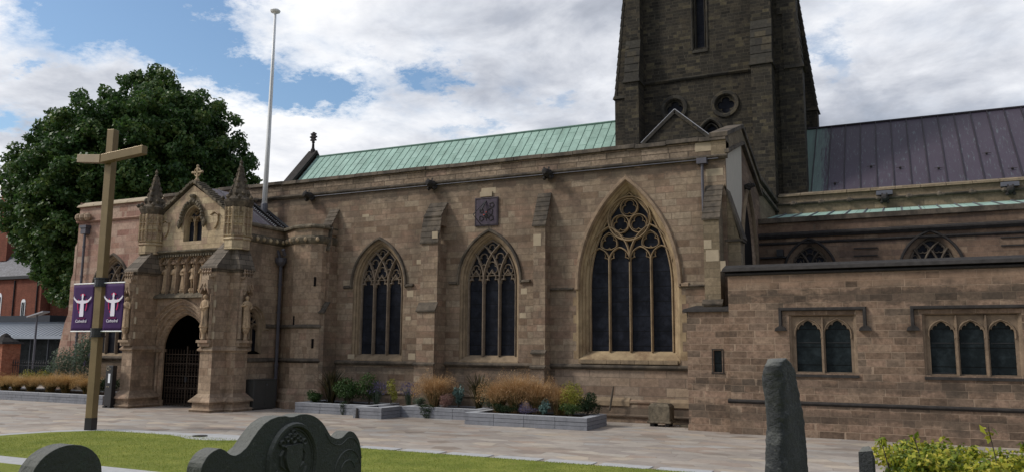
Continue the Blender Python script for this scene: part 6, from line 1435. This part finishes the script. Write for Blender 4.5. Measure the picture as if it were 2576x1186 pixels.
for (u,v,r_) in ((2.805,2.6,.014),(2.785,2.615,.011),(2.825,2.612,.011),(2.765,2.605,.01),(2.845,2.6,.01),(2.805,2.63,.01),(2.735,2.59,.012),(2.875,2.585,.012)): b.bar(circ(u,v,r_,10),.009,gx,-.012,.004,True)
for s_ in (-1,1): b.bar([(2.805+s_*.1,2.4),(2.805+s_*.075,2.44),(2.805+s_*.095,2.48)],.018,gx,-.007,.004)
b.build('urn_relief',M_grave,gs)
b=MB()
for rr in (.055,.1): b.bar([(3.2+rr*math.cos(t),2.41+rr*1.05*math.sin(t)) for t in np.linspace(.3,PI-.1,14)],.006,gx,-.004,.004)
b.bar([(u*.9+.1*oc[0]*1.0 if False else u,v-.03) for u,v in bigp[30:45]],.005,gx,-.003,.004)
b.build('incised_scrolls',M_grave,gs)
# left small round-topped stone
smp=[(1.63,2.3),(1.635,2.56)]+[(1.757+.122*math.cos(t)*1.0,2.585+.1*math.sin(t)) for t in np.linspace(PI*.98,0.02,16)]+[(1.885,2.56),(1.89,2.3)]
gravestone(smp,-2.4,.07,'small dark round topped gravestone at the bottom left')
# tall leaning stone seen nearly edge on
r=empty('gravestone',(-.47,3.9,1.3),'tall narrow rough edged gravestone seen edge on at bottom right','gravestone','old slate gravestones in the foreground')
b=MB(); prof=[(1.3,3.42,4.4),(2.0,3.42,4.34),(2.409,3.43,4.3),(2.52,3.45,4.28),(2.6,3.46,4.21),(2.675,3.475,4.15),(2.755,3.47,4.07),(2.85,3.45,3.99),(2.905,3.44,3.92),(2.935,3.44,3.83),(2.952,3.45,3.75),(2.962,3.48,3.66)]
loops=[]; nz=len(prof)
for f in np.linspace(0,nz-1,48):
    i=min(int(f),nz-2); t=f-i; z,ya,yb=[prof[i][k]*(1-t)+prof[i+1][k]*t for k in range(3)]
    q=max(0,z-2.86)/.1; th=.088*(1-.35*q*q)+.006*math.sin(z*11); yb+=.014*math.sin(z*17)
    L_=[]
    for j in range(7): y=yb+(ya+.02-yb)*j/6; L_.append((-.45-.006*math.sin(z*9+y*12),y,z))
    L_+=[(-.45-th*.3,ya,z),(-.45-th*.7,ya,z)]
    for j in range(7): y=ya+.02+(yb-ya-.02)*j/6; L_.append((-.45-th,y,z))
    loops.append(L_)
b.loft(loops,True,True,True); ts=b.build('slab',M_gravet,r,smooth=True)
sd2=ts.modifiers.new('subdivision','SUBSURF'); sd2.levels=sd2.render_levels=2
tx=bpy.data.textures.new('erosion','CLOUDS'); tx.noise_scale=.05; tx.noise_depth=4
dm=ts.modifiers.new('erosion','DISPLACE'); dm.texture=tx; dm.strength=.014; dm.mid_level=.5; dm.texture_coords='GLOBAL'
# small sliver stone beside the hedge
r=empty('gravestone',(-.2,4.5,1.3),'low broken gravestone tip beside the golden hedge','gravestone','old slate gravestones in the foreground')
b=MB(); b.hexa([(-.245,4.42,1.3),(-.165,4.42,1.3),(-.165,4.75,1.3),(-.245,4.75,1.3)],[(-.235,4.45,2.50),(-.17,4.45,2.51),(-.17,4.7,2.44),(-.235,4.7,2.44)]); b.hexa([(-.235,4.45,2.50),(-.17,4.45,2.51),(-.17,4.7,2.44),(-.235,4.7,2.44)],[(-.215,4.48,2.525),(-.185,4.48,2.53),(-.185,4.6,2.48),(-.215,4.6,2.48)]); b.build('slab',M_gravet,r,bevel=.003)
# golden hedge at bottom right
hg=empty('golden_shrub',(.8,4.9,1.35),'golden yellow green leafy shrub at the bottom right corner','shrub')
cs=[];rd=[]; rs=random.Random(9)
for i in range(150):
    x=rs.uniform(-.12,1.5); y=rs.uniform(4.55,5.6); z=rs.uniform(1.6,2.42); cs.append((x,y,z)); rd.append((.12,.12,.09))
for i in range(90):
    x=rs.uniform(-.12,.9); y=rs.uniform(4.5,5.3); z=2.43+.022*math.sin(x*13+1)+rs.uniform(-.12,.035); cs.append((x,y,z)); rd.append((.09,.09,.05))
leafcloud(cs,rd,46000,.029,M_hedge,'foliage',hg,.2,aspect=.62,up=.6)
b=MB()
for c_ in cs: b.tube([(c_[0]*.9+.05,c_[1],1.3),c_],[.006,.003],4)
for x,y,z in ((-.14,4.75,2.55),(.02,4.6,2.57),(.35,4.7,2.63),(.5,4.8,2.56),(.62,4.9,2.6),(.2,4.7,2.5)): b.tube([(x+.05,y,2.3),(x,y,z)],[.004,.002],4)
b.build('stems',M_bark,hg)
leafcloud([(-.14,4.75,2.52),(.02,4.6,2.56),(.35,4.7,2.6),(.5,4.8,2.53),(.62,4.9,2.57),(.2,4.7,2.48)],[(.03,.03,.04)]*6,60,.045,M_hedge,'tip_leaves',hg,.1,aspect=.55)
